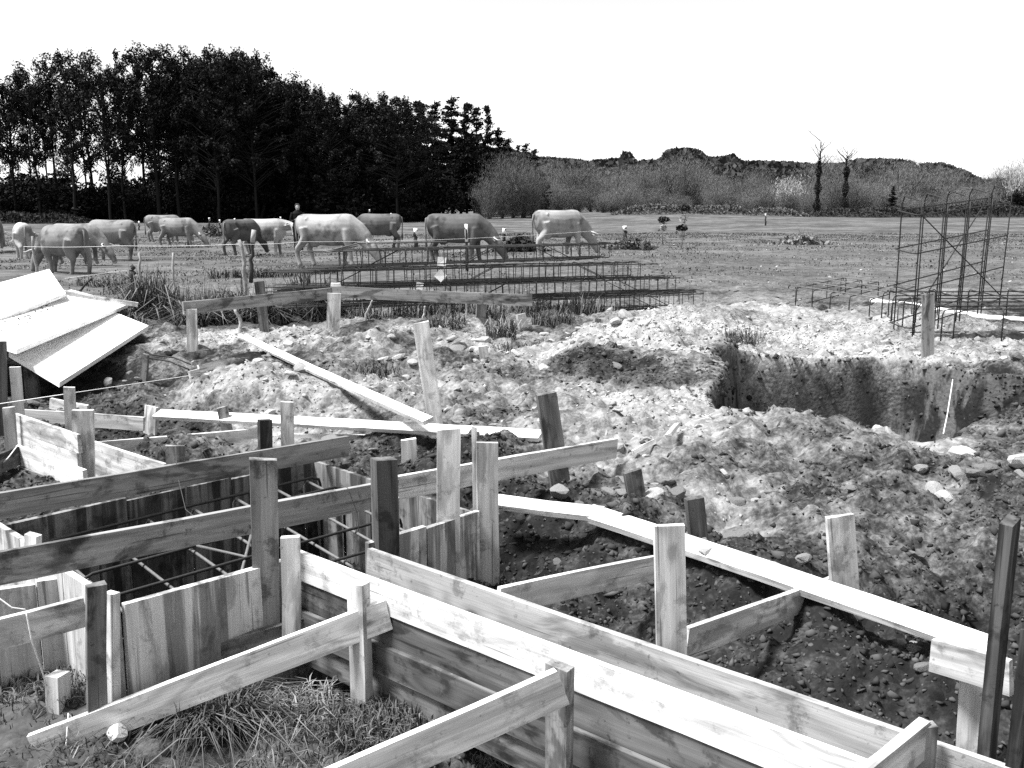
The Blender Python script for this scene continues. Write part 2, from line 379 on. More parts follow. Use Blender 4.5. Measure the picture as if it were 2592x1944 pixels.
def axis(lo, hi, fine0, fine1, step, g):
    a = list(np.arange(fine0, fine1 + 1e-6, step))
    s = step; x = a[-1]
    while x < hi: s *= g; x += s; a.append(min(x, hi))
    s = step; x = a[0]; pre = []
    while x > lo: s *= g; x -= s; pre.append(max(x, lo))
    return np.array(pre[::-1] + a)
gx = axis(-900, 900, -4.4, 5.6, 0.027, 1.07)
gy = axis(-6, 1500, 2.2, 12.0, 0.027, 1.06)
GX, GY = np.meshgrid(gx, gy)
gz, gpa, ggr = terrain(GX.ravel(), GY.ravel())
gwall = terrain.wall
nx, ny = len(gx), len(gy)
ii = np.arange(nx * ny).reshape(ny, nx)
Q = np.stack([ii[:-1, :-1], ii[:-1, 1:], ii[1:, 1:], ii[1:, :-1]], -1).reshape(-1, 4)

def ground_mat():
    m = NT('soil_and_grass', 0.95, 0.05)
    v = m.coord('Object'); pa = m.attr('pale'); gr = m.attr('grassy')
    n_big = m.noise(v, 0.9, 5, 0.6); n_mid = m.noise(v, 6.0, 5, 0.65); n_fin = m.noise(v, 34.0, 4, 0.65)
    peb = m.voro(v, 26.0); pebc = m.t.nodes.new('ShaderNodeTexVoronoi'); pebc.inputs['Scale'].default_value = 26.0
    m.t.links.new(v, pebc.inputs['Vector'])
    sc = m.t.nodes.new('ShaderNodeSeparateColor'); m.t.links.new(pebc.outputs['Color'], sc.inputs[0])
    cell = sc.outputs[0]
    k = m.math('ADD', pa, m.math('MULTIPLY', m.math('SUBTRACT', n_mid, 0.5), 1.3))
    k = m.math('ADD', k, m.math('MULTIPLY', m.math('SUBTRACT', n_fin, 0.5), 0.9))
    k = m.math('MULTIPLY', m.ramp(k, -0.05, 1.05), m.ramp(pa, 0.0, 0.25, 0.15, 1.0))
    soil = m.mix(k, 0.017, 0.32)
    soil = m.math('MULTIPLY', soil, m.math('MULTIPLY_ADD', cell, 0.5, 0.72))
    g1 = m.math('MULTIPLY', m.math('MULTIPLY_ADD', n_mid, 0.9, 0.5), m.math('MULTIPLY_ADD', n_fin, 0.9, 0.5))
    patch = m.math('MULTIPLY', m.ramp(m.noise(v, 0.25, 5, 0.65), 0.38, 0.62, 0.65, 1.3), m.ramp(m.noise(v, 1.4, 5, 0.7), 0.35, 0.65, 0.7, 1.25))
    grass = m.math('MULTIPLY', m.math('MULTIPLY', g1, patch), 0.11)
    gm = m.math('MULTIPLY', gr, m.ramp(m.math('ADD', m.math('MULTIPLY', gr, .9), m.math('ADD', n_mid, m.math('MULTIPLY', n_fin, .5))), 0.75, 1.25))
    val = m.mix(gm, soil, grass)
    # freshly cut earth of the pit: grey clay faces, dark soil patches painted in for shaded cavities
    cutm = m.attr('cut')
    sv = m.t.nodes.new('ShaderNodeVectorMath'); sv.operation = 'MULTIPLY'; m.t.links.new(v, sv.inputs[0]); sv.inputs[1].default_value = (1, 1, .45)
    cavity = m.ramp(m.noise(sv.outputs[0], 2.3, 6, 0.6, 0.4), 0.47, 0.56)
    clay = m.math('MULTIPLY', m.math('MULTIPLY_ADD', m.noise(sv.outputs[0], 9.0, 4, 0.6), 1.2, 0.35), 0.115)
    val = m.mix(m.ramp(cutm, .35, .75), val, m.mix(cavity, clay, m.math('MULTIPLY_ADD', n_mid, .03, .008)))
    m.color(val)
    h = m.math('ADD', m.math('MULTIPLY', n_fin, 0.7), m.math('MULTIPLY', m.math('SUBTRACT', 1.0, peb), 0.5))
    m.bump(h, 0.7, 0.016)
    return m.m
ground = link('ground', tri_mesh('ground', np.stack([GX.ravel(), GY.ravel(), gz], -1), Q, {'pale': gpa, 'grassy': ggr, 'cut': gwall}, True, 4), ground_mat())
struct(ground)
# ================================================================== TIMBER
def beam_mesh(L, wd, t, seed, jit=.0016, cham=0.0):
    r = random.Random(seed)
    n = max(2, min(10, int(L / .25)))
    V = []; bow = r.uniform(-1, 1) * .0035 * L; tw = r.uniform(-1, 1) * .004
    for i in range(n + 1):
        x = L * i / n; k = 4 * (i / n) * (1 - i / n)
        oy = bow * k; oz = tw * k
        e = r.uniform(-.006, .006) if i in (0, n) else 0
        for (y, z) in ((-t / 2, -wd), (t / 2, -wd), (t / 2, 0), (-t / 2, 0)):
            V.append((x + (e if z == 0 else -e) + (r.uniform(-.003, .003) if i in (0, n) else 0), y + oy + r.uniform(-jit, jit), z + oz + r.uniform(-jit, jit)))
    Q = []
    for i in range(n):
        for k in range(4):
            a = 4 * i + k; b = 4 * i + (k + 1) % 4
            Q.append((a, b, b + 4, a + 4))
    Q.append((3, 2, 1, 0)); e = 4 * n; Q.append((e, e + 1, e + 2, e + 3))
    m = bpy.data.meshes.new('timber'); m.from_pydata(V, [], Q); m.update()
    return m
_seed = [100]
def frame(p0, X, up):
    X = X.normalized(); Z = (up - X * up.dot(X)).normalized(); Y = Z.cross(X)
    M = Matrix((X, Y, Z)).transposed().to_4x4(); M.translation = p0
    return M
def plank(name, p0, p1, wd, t, mat, parent=None, up=None, label=None, cat=None, group=None):
    """board whose upper edge runs p0 -> p1, hanging down by its width wd (or along -up)"""
    _seed[0] += 1
    up = up or Vector((0, 0, 1))
    o = link(name, beam_mesh((p1 - p0).length, wd, t, _seed[0]), mat, parent, frame(p0, p1 - p0, up))
    if label: tag(o, label, cat, group)
    return o
def brd(name, a, b, wd, t, mat, parent=None, **k):
    return plank(name, pz(*a), pz(*b), wd, t, mat, parent, **k)
def post(name, base, top, wd, t, mat, parent=None, yaw=0.0, sink=.25, label=None, cat=None, group=None):
    """upright stake: grain along its length; yaw turns the broad face (0 = facing the camera)"""
    _seed[0] += 1
    ax = (top - base).normalized()
    face = Vector((math.cos(yaw), math.sin(yaw), 0))       # broad direction, horizontal
    b = base - ax * sink
    M = frame(b, ax, face)
    M.translation = b + M.to_3x3() @ Vector((0, 0, wd / 2))
    o = link(name, beam_mesh((top - b).length, wd, t, _seed[0]), mat, parent, M)
    if label: tag(o, label, cat, group)
    return o
def stk(name, ub, vb, ut, vt, wpx, zb, mat, parent=None, t=.03, yaw=0.0, sink=.25, d=None, **k):
    base = pd(ub, vb, d) if d else pz(ub, vb, zb)
    top = pd(ut, vt, base.y)
    wd = wpx * depth((base + top) / 2) / F
    return post(name, base, top, wd, t, mat, parent, yaw, sink, **k)
def slab(name, P0, P1, P2, t, mat, parent=None, **k):
    """flat sheet: P0->P1 is its length, P0->P2 its width, thickness downwards"""
    X = P1 - P0; L = X.length; Yv = P2 - P0; Xn = X.normalized(); Wv = Yv - Xn * Yv.dot(Xn)
    N = Xn.cross(Wv).normalized()
    if N.z < 0: N = -N
    M = frame(P0, X, N)
    W2 = M.to_3x3().inverted() @ Yv
    r = random.Random(_seed[0]); _seed[0] += 1
    n = 6; V = []
    for i in range(n + 1):
        for j in (0, 1):
            for zz in (0, -t):
                s = .0
                V.append((L * i / n + W2.x * j + r.uniform(-.002, .002), W2.y * j + r.uniform(-.002, .002), zz + s + W2.z * j))
    Q = []
    for i in range(n):
        a = 4 * i; b = a + 4
        Q += [(a, b, b + 2, a + 2), (a + 1, a + 3, b + 3, b + 1), (a, a + 1, b + 1, b), (a + 2, b + 2, b + 3, a + 3)]
    e = 4 * n
    Q += [(0, 2, 3, 1), (e, e + 1, e + 3, e + 2)]
    m = bpy.data.meshes.new('sheet'); m.from_pydata(V, [], Q); m.update()
    import bmesh
    bm = bmesh.new(); bm.from_mesh(m); bmesh.ops.recalc_face_normals(bm, faces=bm.faces); bm.to_mesh(m); bm.free()
    o = link(name, m, mat, parent, M)
    if k: tag(o, k['label'], k['cat'], k.get('group'))
    return o
def tube_mesh(pts, r, n=6, closed=False, name='tube', r2=None):
    pts = [Vector(p) for p in pts]; V = []; Fc = []
    m = len(pts)
    prev = None
    for i, p in enumerate(pts):
        a = pts[i - 1] if (i > 0 or closed) else p; b = pts[(i + 1) % m] if (i < m - 1 or closed) else p
        t = (b - a).normalized()
        u = prev - t * prev.dot(t) if prev is not None else (Vector((0, 0, 1)) if abs(t.z) < .9 else Vector((1, 0, 0)))
        u = (u - t * u.dot(t)).normalized(); prev = u; wv = t.cross(u)
        rr = r if r2 is None else r + (r2 - r) * i / (m - 1)
        for k in range(n):
            an = 2 * math.pi * k / n
            V.append(p + (u * math.cos(an) + wv * math.sin(an)) * rr)
    for i in range(m if closed else m - 1):
        j = (i + 1) % m
        for k in range(n):
            Fc.append((i * n + k, i * n + (k + 1) % n, j * n + (k + 1) % n, j * n + k))
    if not closed:
        Fc.append(tuple(range(n))[::-1]); Fc.append(tuple(range((m - 1) * n, m * n)))
    me = bpy.data.meshes.new(name); me.from_pydata([tuple(v) for v in V], [], Fc); me.update()
    for p in me.polygons: p.use_smooth = True
    return me
UP = Vector((0, 0, 1))
def dn(p, z): return Vector((p.x, p.y, p.z + z))

# ---------------------------------------------------------------- footing box formwork
fx = empty('footing_form', (NC.x, NC.y, -.3), 'box-shaped plywood footing formwork with streaked sides holding a steel grid', 'formwork')
def panel(p0, p1, h, t, mat, parent, nb, gap=.006, name='panel'):
    """wall of a form: nb sheets side by side, grain (streaks) running down"""
    X = (p1 - p0); L = X.length; Xn = X.normalized()
    for i in range(nb):
        a = p0 + Xn * (L * i / nb + gap / 2); b = p0 + Xn * (L * (i + 1) / nb - gap / 2)
        mid = (a + b) / 2
        o = post(name, mid - UP * h, mid + UP * R.uniform(-.006, .004), (b - a).length, t, mat, parent, math.atan2(X.y, X.x), 0)
    return
Fd = (RC - NC); Fn = Vector((Fd.y, -Fd.x, 0)).normalized()          # towards the camera
panel(NC, NC + Fd * .42, .85, .027, W_PLY, fx, 1)
panel(NC + Fd * .62, RC, .85, .027, W_PLY, fx, 2)
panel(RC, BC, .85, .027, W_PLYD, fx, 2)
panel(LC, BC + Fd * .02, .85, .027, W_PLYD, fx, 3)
panel(LC - (NC - LC) * .15, NC - Fd * .012, .85, .027, W_PLY2, fx, 3)
def on(line0, d, t, off=0.0): return line0 + d * t + Fn * off
def box_stake(ut, vt, ub, vb, wpx, d, mat, yaw, t=.03, sink=.35):
    return stk('stake', ub, vb, ut, vt, wpx, None, mat, fx, t, yaw, sink, d=d)
fy = math.atan2(Fd.y, Fd.x)
box_stake(566 + 100, 1162, 674, 1575, 66, 3.80, W_MID, .25, .05, .1)
box_stake(735, 1357, 737, 1560, 46, 3.70, W_LIT, .1, .03, .2)
box_stake(243, 1480, 246, 1712, 46, 3.30, W_OLD, .55, .035, .2)
box_stake(283, 1500, 285, 1715, 40, 3.36, W_LIT, -.6, .03, .2)
box_stake(443, 1127, 462, 1490, 46, 4.98, W_MID, .2, .03, .2)
box_stake(84, 1352, 84, 1400, 40, 3.95, W_LIT, -.4, .03, .4)
box_stake(972, 1162, 978, 1400, 56, 4.18, W_OLD, .55, .07, .5)
box_stake(1004, 1260, 1006, 1405, 13, 4.24, W_LIT, .2, .03, .5)
box_stake(1136, 1086, 1136, 1450, 58, 4.50, W_NEW, .12, .03, .5)
box_stake(1233, 1120, 1236, 1480, 54, 4.68, W_LIT, .12, .03, .4)
box_stake(1200, 1080, 1206, 1480, 13, 4.74, W_LIT, .0, .02, .4)
box_stake(1256, 1302, 1260, 1480, 14, 4.76, W_MID, .0, .02, .4)
brd('ledger', (350, 1684, -.10), (768, 1563, -.05), .10, .03, W_MID, fx)
brd('ledger', (-60, 1580, .12), (212, 1511, .16), .115, .025, W_LIT, fx)
# side panel left of the box
panel(pz(-260, 1560, .12), pz(195, 1446, .15), .75, .025, W_PLY2, fx, 4)
# spreader boards over the box
brd('spreader_board', (-140, 1421, .43), (1005, 1212, .34), .118, .028, W_MID, label='long grey board bridging the footing box nearest the camera', cat='board')
brd('spreader_board', (1000, 1206, .33), (1560, 1110, .235), .118, .026, W_LIT, label='pale board running from the dark post into the soil heap', cat='board')
brd('spreader_board', (-140, 1270, .38), (880, 1103, .30), .118, .028, W_MID, label='long grey board across the rear of the footing box', cat='board')

# steel grid in the box
gr_o = empty('footing_rebar_grid', ((NC + BC) / 2) + Vector((0, 0, -.5)), 'rusty welded bar grid lying inside the plywood footing box', 'rebar grid')
def bar(pts, r, mat, parent, name='bar', n=6):
    return link(name, tube_mesh(pts, r, n), mat, parent)
def bx(s, t, z):        # box coordinates: s along F, t across
    return Vector(NC) * (1 - s) * (1 - t) + Vector(RC) * s * (1 - t) + Vector(LC) * (1 - s) * t + Vector(BC) * s * t - Vector((0, 0, Vector(NC).z * (1 - s) * (1 - t) + RC.z * s * (1 - t) + LC.z * (1 - s) * t + BC.z * s * t)) + Vector((0, 0, z))
for t, z in ((.16, .02), (.34, .05), (.52, .08), (.70, .11), (.86, .12)):
    bar([bx(.06, t, z - .42), bx(.06, t, z - .04), bx(.065, t, z - .015), bx(.09, t, z), bx(.5, t, z + .005), bx(.91, t, z), bx(.94, t, z - .02), bx(.945, t, z - .05), bx(.945, t, z - .42)], .0075, M_REBAR, gr_o)
for s in (.08, .22, .36, .50, .64, .78, .90):
    bar([bx(s, .10, -.44), bx(s, .10, -.03), bx(s, .12, -.005), bx(s, .5, .05), bx(s, .87, .10), bx(s, .89, .07), bx(s, .89, -.42)], .0075, M_REBAR_L, gr_o)
for (s0, s1) in ((.3, .55), (.55, .35)):
    bar([bx(s0, .12, .0), bx(s1, .55, .09)], .007, M_REBAR_L, gr_o, 'tie_bar')
for t in (.2, .5, .8):
    bar([bx(.06, t, -.42), bx(.94, t, -.42)], .0075, M_REBAR, gr_o)

# ---------------------------------------------------------------- beam formwork (near side A, far side B)
fa = empty('beam_form', tuple(dn(A0, -.6)), 'near side of the trench formwork, three boards high with two braced stakes', 'formwork')
Aend = A0 + E1 * 3.1
def sh(p, e2, z=0.0): return p + E2 * e2 + Vector((0, 0, z))
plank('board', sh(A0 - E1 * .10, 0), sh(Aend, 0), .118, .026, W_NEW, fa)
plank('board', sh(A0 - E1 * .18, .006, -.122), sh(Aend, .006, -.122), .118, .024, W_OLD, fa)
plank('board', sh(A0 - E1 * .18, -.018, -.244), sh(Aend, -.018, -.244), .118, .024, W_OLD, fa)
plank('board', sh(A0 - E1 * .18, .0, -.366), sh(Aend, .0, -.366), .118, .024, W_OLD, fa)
def a_stake(u, v0, t, wdt, mat, h=.62):
    p = pz(u, v0, .22); q = p - E2 * .035
    return post('stake', q - UP * h, Vector((q.x, q.y, p.z - .0)), wdt, t, mat, fa, math.atan2(E1.y, E1.x) + .0, .15)
s1 = pz(930, 1466, .235) ; s2 = pz(1440, 1672, .245)
for p, m_ in ((s1, W_LIT), (s2, W_MID)):
    q = p - E2 * .045
    post('stake', q - UP * .62, q, .075, .045, m_, fa, math.atan2(E1.y, E1.x) + .15, .1)
d1 = s1.y
brd('strut', (68, 1862, -.24), (972, 1518, .165), .118, .026, W_NEW, fa)
brd('strut', (560, 2062, -.02), (1408, 1694, .262), .118, .026, W_NEW, fa)
fb = empty('beam_form', tuple(dn(B0, -.6)), 'far side of the trench formwork with a tall stake and two struts to the bank', 'formwork')
Bend = B0 + E1 * 2.6
plank('board', B0, Bend, .118, .026, W_GRY, fb)
plank('board', sh(B0, .004, -.122), sh(Bend, .004, -.122), .118, .022, W_GRY, fb)
plank('board', sh(B0, .006, -.244), sh(Bend, .006, -.244), .118, .022, W_MID, fb)
p = pz(1697, 1640, .2); q = p + E2 * .05
post('stake', dn(q, -.5), pd(1694, 1328, q.y), .098, .028, W_LIT, fb, .05, .1)
brd('strut', (1262, 1487, .20), (1665, 1405, .06), .11, .024, W_NEW, fb)
brd('strut', (1738, 1590, .13), (2112, 1457, -.03), .11, .024, W_LIT, fb)
# spreader across the beam, lower right
cr = empty('cross_brace', tuple(dn(pz(2250, 1900, .2), 0)), 'short cross brace with a stake over the end of the trench boards', 'brace')
brd('rail', (2130, 1990, .30), (2338, 1822, .30), .10, .03, W_LIT, cr)
q = pz(2340, 1835, .29)
post('stake', dn(q, -.6), dn(q, .0), .06, .03, W_MID, cr, .1, .1)

# stakes at the right edge
gr_s = 'stakes and pegs driven into the soil'
stk('stake', 2499, 1944, 2557, 1318, 74, None, W_DRK, t=.03, yaw=.85, sink=.45, d=2.45, label='tall dark stake at the right edge, standing nearest the camera', cat='stake', group=gr_s)
stk('stake', 2560, 1990, 2610, 1580, 74, None, W_DRK, t=.03, yaw=.85, sink=.4, d=2.3, label='dark stake cut off by the right edge, lower than its neighbour', cat='stake', group=gr_s)
sb = empty('board_stub', tuple(pz(2430, 1740, -.2)), 'short pale board end nailed to an upright stub below the flat plank', 'board')
plank('board', pd(2358, 1616, 3.16), pd(2560, 1672, 2.94), .115, .025, W_LIT, sb)
post('stake', pd(2455, 1890, 3.12) , pd(2465, 1700, 3.12), .085, .025, W_LIT, sb, -.3, .2)

# flat plank C on the far bank
brd('flat_plank', (1258, 1256, .11), (1532, 1288, .10), .10, .03, W_NEW, up=Vector((.55, .75, .25)), label='short flat white plank leading from the pale post to the long plank', cat='plank')
brd('flat_plank', (1503, 1283, .095), (2545, 1628, .0), .115, .032, W_NEW, up=Vector((.62, .70, .28)), label='long flat white plank lying across the hollow behind the trench boards', cat='plank')

# loose stakes
stk('stake', 150, 1862, 145, 1705, 44, None, W_LIT, t=.06, yaw=-.35, d=3.45, label='chunky square peg by the white string, lower left', cat='stake', group=gr_s)
stk('stake', 1103, 1085, 1065, 816, 40, .10, W_NEW, t=.028, yaw=.1, label='tall pale stake leaning left, crossing the diagonal plank', cat='stake', group=gr_s)
stk('stake', 1410, 1172, 1382, 996, 50, .16, W_OLD, t=.045, yaw=.25, label='dark leaning stake where the pale board enters the heap', cat='stake', group=gr_s)
stk('stake', 1616, 1292, 1600, 1192, 44, .02, W_OLD, t=.04, yaw=.2, label='short grey leaning peg with a splintered corner among stones', cat='stake', group=gr_s)
stk('stake', 1768, 1368, 1757, 1260, 46, .02, W_OLD, t=.04, yaw=.2, label='short grey peg just beyond the flat plank, right of the splintered peg', cat='stake', group=gr_s)
stk('stake', 2137, 1470, 2125, 1305, 70, .0, W_LIT, t=.03, yaw=.1, label='pale short stake with heart-shaped grain on the soil bank', cat='stake', group=gr_s)
stk('stake', 2348, 912, 2349, 744, 30, .10, W_MID, t=.03, yaw=-.1, label='grey stake standing in front of the upright steel cage', cat='stake', group=gr_s)
stk('stake', 1035, 1210, 1034, 1112, 38, .02, W_NEW, t=.03, yaw=.2, label='short white peg behind the grey spreader board, left of two tall pale posts', cat='stake', group=gr_s)
stk('stake', 672, 1140, 670, 1062, 32, .0, W_OLD, t=.05, yaw=.6, label='stubby dark peg behind the rear spreader board', cat='stake', group=gr_s)
stk('stake', 729, 1125, 727, 1018, 32, .02, W_LIT, t=.03, yaw=.1, label='pale peg standing right of the stubby dark peg', cat='stake', group=gr_s)
stk('stake', 576, 1100, 562, 1030, 26, .0, W_MID, t=.03, yaw=.1, label='small grey peg leaning left in front of the gravel heap', cat='stake', group=gr_s)
stk('stake', 381, 1090, 384, 1028, 38, -.05, W_LIT, t=.03, yaw=-.4, label='short wide peg at the right end of the low rear board', cat='stake', group=gr_s)
stk('stake', 1230, 928, 1222, 876, 24, .16, W_LIT, t=.025, yaw=.1, label='small pale peg in the rubble behind the leaning stake', cat='stake', group=gr_s)
stk('stake', 30, 1142, 22, 1030, 28, None, W_LIT, t=.03, yaw=.3, d=6.35, label='grey corner stake of the rear trench boards at the left edge', cat='stake', group=gr_s)
stk('stake', 48, 1050, 38, 928, 25, None, W_LIT, t=.03, yaw=.3, d=7.0, label='thin pale stake under the stacked white panels, second from the left edge', cat='stake', group=gr_s)
stk('stake', 4, 1150, 0, 864, 28, None, W_OLD, t=.03, yaw=.3, d=6.8, label='tall dark stake cut by the left edge', cat='stake', group=gr_s)
stk('stake', 182, 1110, 175, 980, 27, None, W_LIT, t=.035, yaw=.3, d=6.6, label='slim pale stake tied to the string behind the wide stake', cat='stake', group=gr_s)
stk('stake', 214, 1205, 210, 1038, 51, None, W_LIT, t=.03, yaw=.15, d=5.9, label='wide pale stake with wavy grain at the rear trench corner', cat='stake', group=gr_s)

# rear trench boards, upper left
rt = empty('rear_trench_form', tuple(pz(120, 1150, -.1)), 'pale two-board trench side running down to the wide stake', 'formwork')
brd('board', (38, 1046, .26), (200, 1100, .26), .115, .025, W_LIT, rt)
brd('board', (38, 1088, .145), (200, 1147, .142), .115, .025, W_LIT, rt)
brd('board', (45, 1127, .10), (215, 1190, .08), .125, .025, W_NEW, rt)
brd('board', (45, 1178, -.03), (215, 1240, -.05), .125, .025, W_MID, rt)
brd('trench_board', (-60, 1172, .10), (46, 1130, .10), .12, .025, W_OLD, label='dark stained board end meeting the pale boards at the left edge', cat='board')
brd('trench_board', (56, 1036, .10), (364, 1056, .08), .105, .025, W_LIT, label='low grey board behind the wide stake, ending at a short peg', cat='board')
sm = empty('board_corner', tuple(pz(150, 1040, 0)), 'two small pale boards meeting in a corner left of the string stake', 'board')
brd('board', (128, 1007, .08), (224, 1026, .05), .09, .025, W_LIT, sm)
brd('board', (112, 1044, .02), (222, 1027, .03), .04, .025, W_LIT, sm)
brd('trench_board', (238, 1116, .10), (420, 1174, .08), .24, .025, W_LIT, label='wide stained panel sloping down to the rear spreader board', cat='board')
brd('trench_board', (246, 1118, .02), (664, 1083, .06), .115, .025, W_NEW, label='bright white board speckled with mud in front of the gravel heap', cat='board')
brd('trench_board', (742, 1098, .06), (1030, 1103, .06), .12, .025, W_NEW, label='white board half buried by the dark soil heap', cat='board')
brd('loose_plank', (408, 1039, .12), (1376, 1092, .20), .10, .026, W_NEW, up=Vector((.05, .93, .35)), label='thin white plank lying level across the middle of the rubble', cat='plank')
brd('loose_plank', (624, 849, .27), (1098, 1060, .29), .078, .03, W_NEW, up=Vector((.65, .70, .30)), label='long pale plank lying diagonally down to the leaning stake', cat='plank')
brd('loose_plank', (765, 868, .17), (1125, 905, .17), .10, .025, W_MID, label='half-buried grey board beyond the diagonal plank', cat='plank')
brd('loose_plank', (1540, 1158, .16), (1560, 1098, .17), .05, .03, W_MID, up=Vector((1, .2, .3)), label='small wood offcut lying on the stony bank', cat='plank') if False else None
brd('loose_plank', (1700, 1100, .20), (1722, 1072, .24), .045, .02, W_LIT, up=Vector((1, .2, .5)), label='short offcut of board lying on the stony bank', cat='plank')
brd('loose_plank', (1600, 1140, .16), (1655, 1112, .18), .03, .015, W_NEW, up=Vector((.4, .8, .5)), label='thin white lath lying on the stony bank', cat='plank')
pl = empty('board_offcuts', tuple(pz(530, 935, .12)), 'pair of short white offcuts lying beside the gravel heap', 'board')
brd('offcut', (478, 940, .19), (578, 914, .19), .09, .022, W_NEW, pl, up=Vector((.2, .9, .4)))
brd('offcut', (500, 925, .22), (590, 905, .22), .07, .022, W_NEW, pl, up=Vector((.2, .9, .4)))
stk('stake', 366, 946, 370, 897, 13, .05, W_MID, t=.05, label='tiny peg with a white tip under the panels', cat='stake', group=gr_s)
stk('stake', 1905 - 580, 832, 1332 - 14, 795, 28, .2, W_NEW, t=.03, yaw=.7, label='white tilted offcut stuck in the weeds right of the rail', cat='stake', group=gr_s)
stk('stake', 1505, 850, 1512, 806, 22, .3, W_MID, t=.03, yaw=.7, label='small grey offcut at the foot of the pale mound', cat='stake', group=gr_s)

# batter board frame
bf = empty('batter_board', tuple(pz(845, 860, .1)), 'grey batter board rails on four posts in front of the steel stack', 'batter board')
rz = .66
brd('rail', (462, 764, .64), (850, 727, .67), .135, .03, W_MID, bf)
brd('rail', (842, 724, .69), (1348, 746, .62), .135, .03, W_MID, bf)
for (ub, vb, ut, vt, wp, d, m_) in ((488, 900, 485, 782, 25, 10.45, W_LIT), (672, 852, 656, 712, 24, 11.5, W_OLD), (842, 856, 846, 742, 34, 11.7, W_LIT), (1215, 845, 1218, 765, 24, 11.75, W_MID)):
    stk('post', ub, vb, ut, vt, wp, None, m_, bf, .05, .15, .2, d=d)
brd('block', (838, 716, .76), (862, 716, .76), .04, .05, W_NEW, bf)
# stacked panels at the left
gp = 'white panels stacked in the left'
def sheet(a, b, c, label, mat):
    P0, P1, P2 = pz(*a), pz(*b), pz(*c)
    return slab('formwork_panel', P0, P1, P2, .045, mat, label=label, cat='panel', group=gp)
M_SHEET = wood('white_panel', 0.9, 0.10, 0.1, 0.08, 0, 0.05, 0.15)
sheet((150, 968, .12), (376, 824, .19), (22, 892, .23), 'lowest white panel of the pile, its corner pointing at the camera', M_SHEET)
P1 = pz(325, 770, .32); P0 = pz(43, 884, .36); P3 = pz(180, 733, .47)
slab('formwork_panel', P0, P1, P0 + (P3 - P1) * 1.0, .045, M_SHEET, label='middle white panel of the pile, strewn with mud crumbs', cat='panel', group=gp)
SHEET2 = (Vector(P0), (P1 - P0).cross(P3 - P1).normalized())
sheet((166, 742, .53), (-140, 858, .45), (124, 681, .66), 'topmost white panel of the pile, tilted up at the back', M_SHEET)
brd('loose_plank', (160, 734, .56), (350, 766, .37), .06, .03, W_LIT, label='thin lath sticking out of the white panel pile', cat='plank')
for k, (a, b, z) in enumerate((((60, 915, .30), (230, 900, .16), 0), ((10, 850, .40), (200, 830, .40), 0), ((-30, 800, .5), (160, 775, .62), 0))):
    pass
sp_ = empty('panel_support', tuple(pz(150, 890, .05)), 'dark timber blocks carrying the pile of white panels', 'timber')
for (u, v, zt, zb) in ((60, 905, .22, -.3), (200, 870, .16, -.2), (300, 835, .18, -.1), (90, 850, .32, -.2), (40, 800, .42, -.2), (150, 770, .42, -.1)):
    q = pz(u, v, zt - .04); q = q + Vector((0, .12, 0))
    post('block', Vector((q.x, q.y, zb)), q, .12, .10, W_OLD, sp_, R.uniform(0, 1), 0)
# ================================================================== STEEL
def rr_path(w_, h_, r=.02):
    """closed stirrup outline in the YZ plane"""
    pts = []
    for (cy, cz, a0) in ((w_ / 2 - r, h_ - r, 0), (-w_ / 2 + r, h_ - r, 90), (-w_ / 2 + r, r, 180), (w_ / 2 - r, r, 270)):
        for k in range(3):
            a = math.radians(a0 + 45 * k); pts.append((0, cy + r * math.cos(a), cz + r * math.sin(a)))
    return pts
CH, CW = .235, .30
m_stir = tube_mesh(rr_path(CW, CH), .0062, 4, True, 'stirrup'); m_stir.materials.append(M_REBAR)
def long_bar(L, r, seed):
    q = random.Random(seed); n = 6
    return tube_mesh([(L * i / n, q.uniform(-.008, .008), q.uniform(-.008, .008)) for i in range(n + 1)], r, 5)
cage_labels = []
def cage(label, p, ang, tilt, L, off, n_st, seed):
    q = random.Random(seed)
    e = empty('rebar_cage', tuple(p), label, 'rebar cage', 'long rebar cages in the stack')
    e.rotation_euler = (0, tilt, ang)
    for (y, z) in ((-CW / 2 + .012, .012), (CW / 2 - .012, .012), (-CW / 2 + .012, CH - .012), (CW / 2 - .012, CH - .012), (0, .012), (0, CH - .012)):
        o = bpy.data.objects.new('bar', long_bar(L + q.uniform(-.15, .35), .0075, seed)); COL.objects.link(o)
        o.data.materials.append(M_REBAR); o.parent = e; o.location = (off - q.uniform(.05, .35), y, z); seed += 1
    for i in range(n_st):
        o = bpy.data.objects.new('stirrup', m_stir); COL.objects.link(o); o.parent = e
        o.location = (off + .15 + (L - .3) * i / (n_st - 1) + q.uniform(-.03, .03), q.uniform(-.006, .006), 0)
        o.rotation_euler = (0, q.uniform(-.05, .05), q.uniform(-.06, .06))
    for (x0, up_) in ((off + .5, 1), (off + L - 1.2, -1), (off + L * .45, 1)):
        o = bpy.data.objects.new('diagonal_bar', tube_mesh([(x0, -CW / 2 + .01, .02 if up_ > 0 else CH - .02), (x0 + .42, -CW / 2 + .01, CH - .02 if up_ > 0 else .02)], .006, 5)); COL.objects.link(o)
        o.data.materials.append(M_REBAR); o.parent = e
    return e
SL = pd(740, 840, 13.3); SL.z = 0; SR = pd(1760, 800, 15.6); SR.z = 0
sa = math.atan2(SR.y - SL.y, SR.x - SL.x); sdir = (SR - SL).normalized(); snr = Vector((-sdir.y, sdir.x, 0))
LAY = [(.75, 5.9, .04), (-.05, 6.2, .295), (-.1, 5.6, .55), (.45, 4.4, .805)]
names = ['bottom', 'second', 'third', 'top']
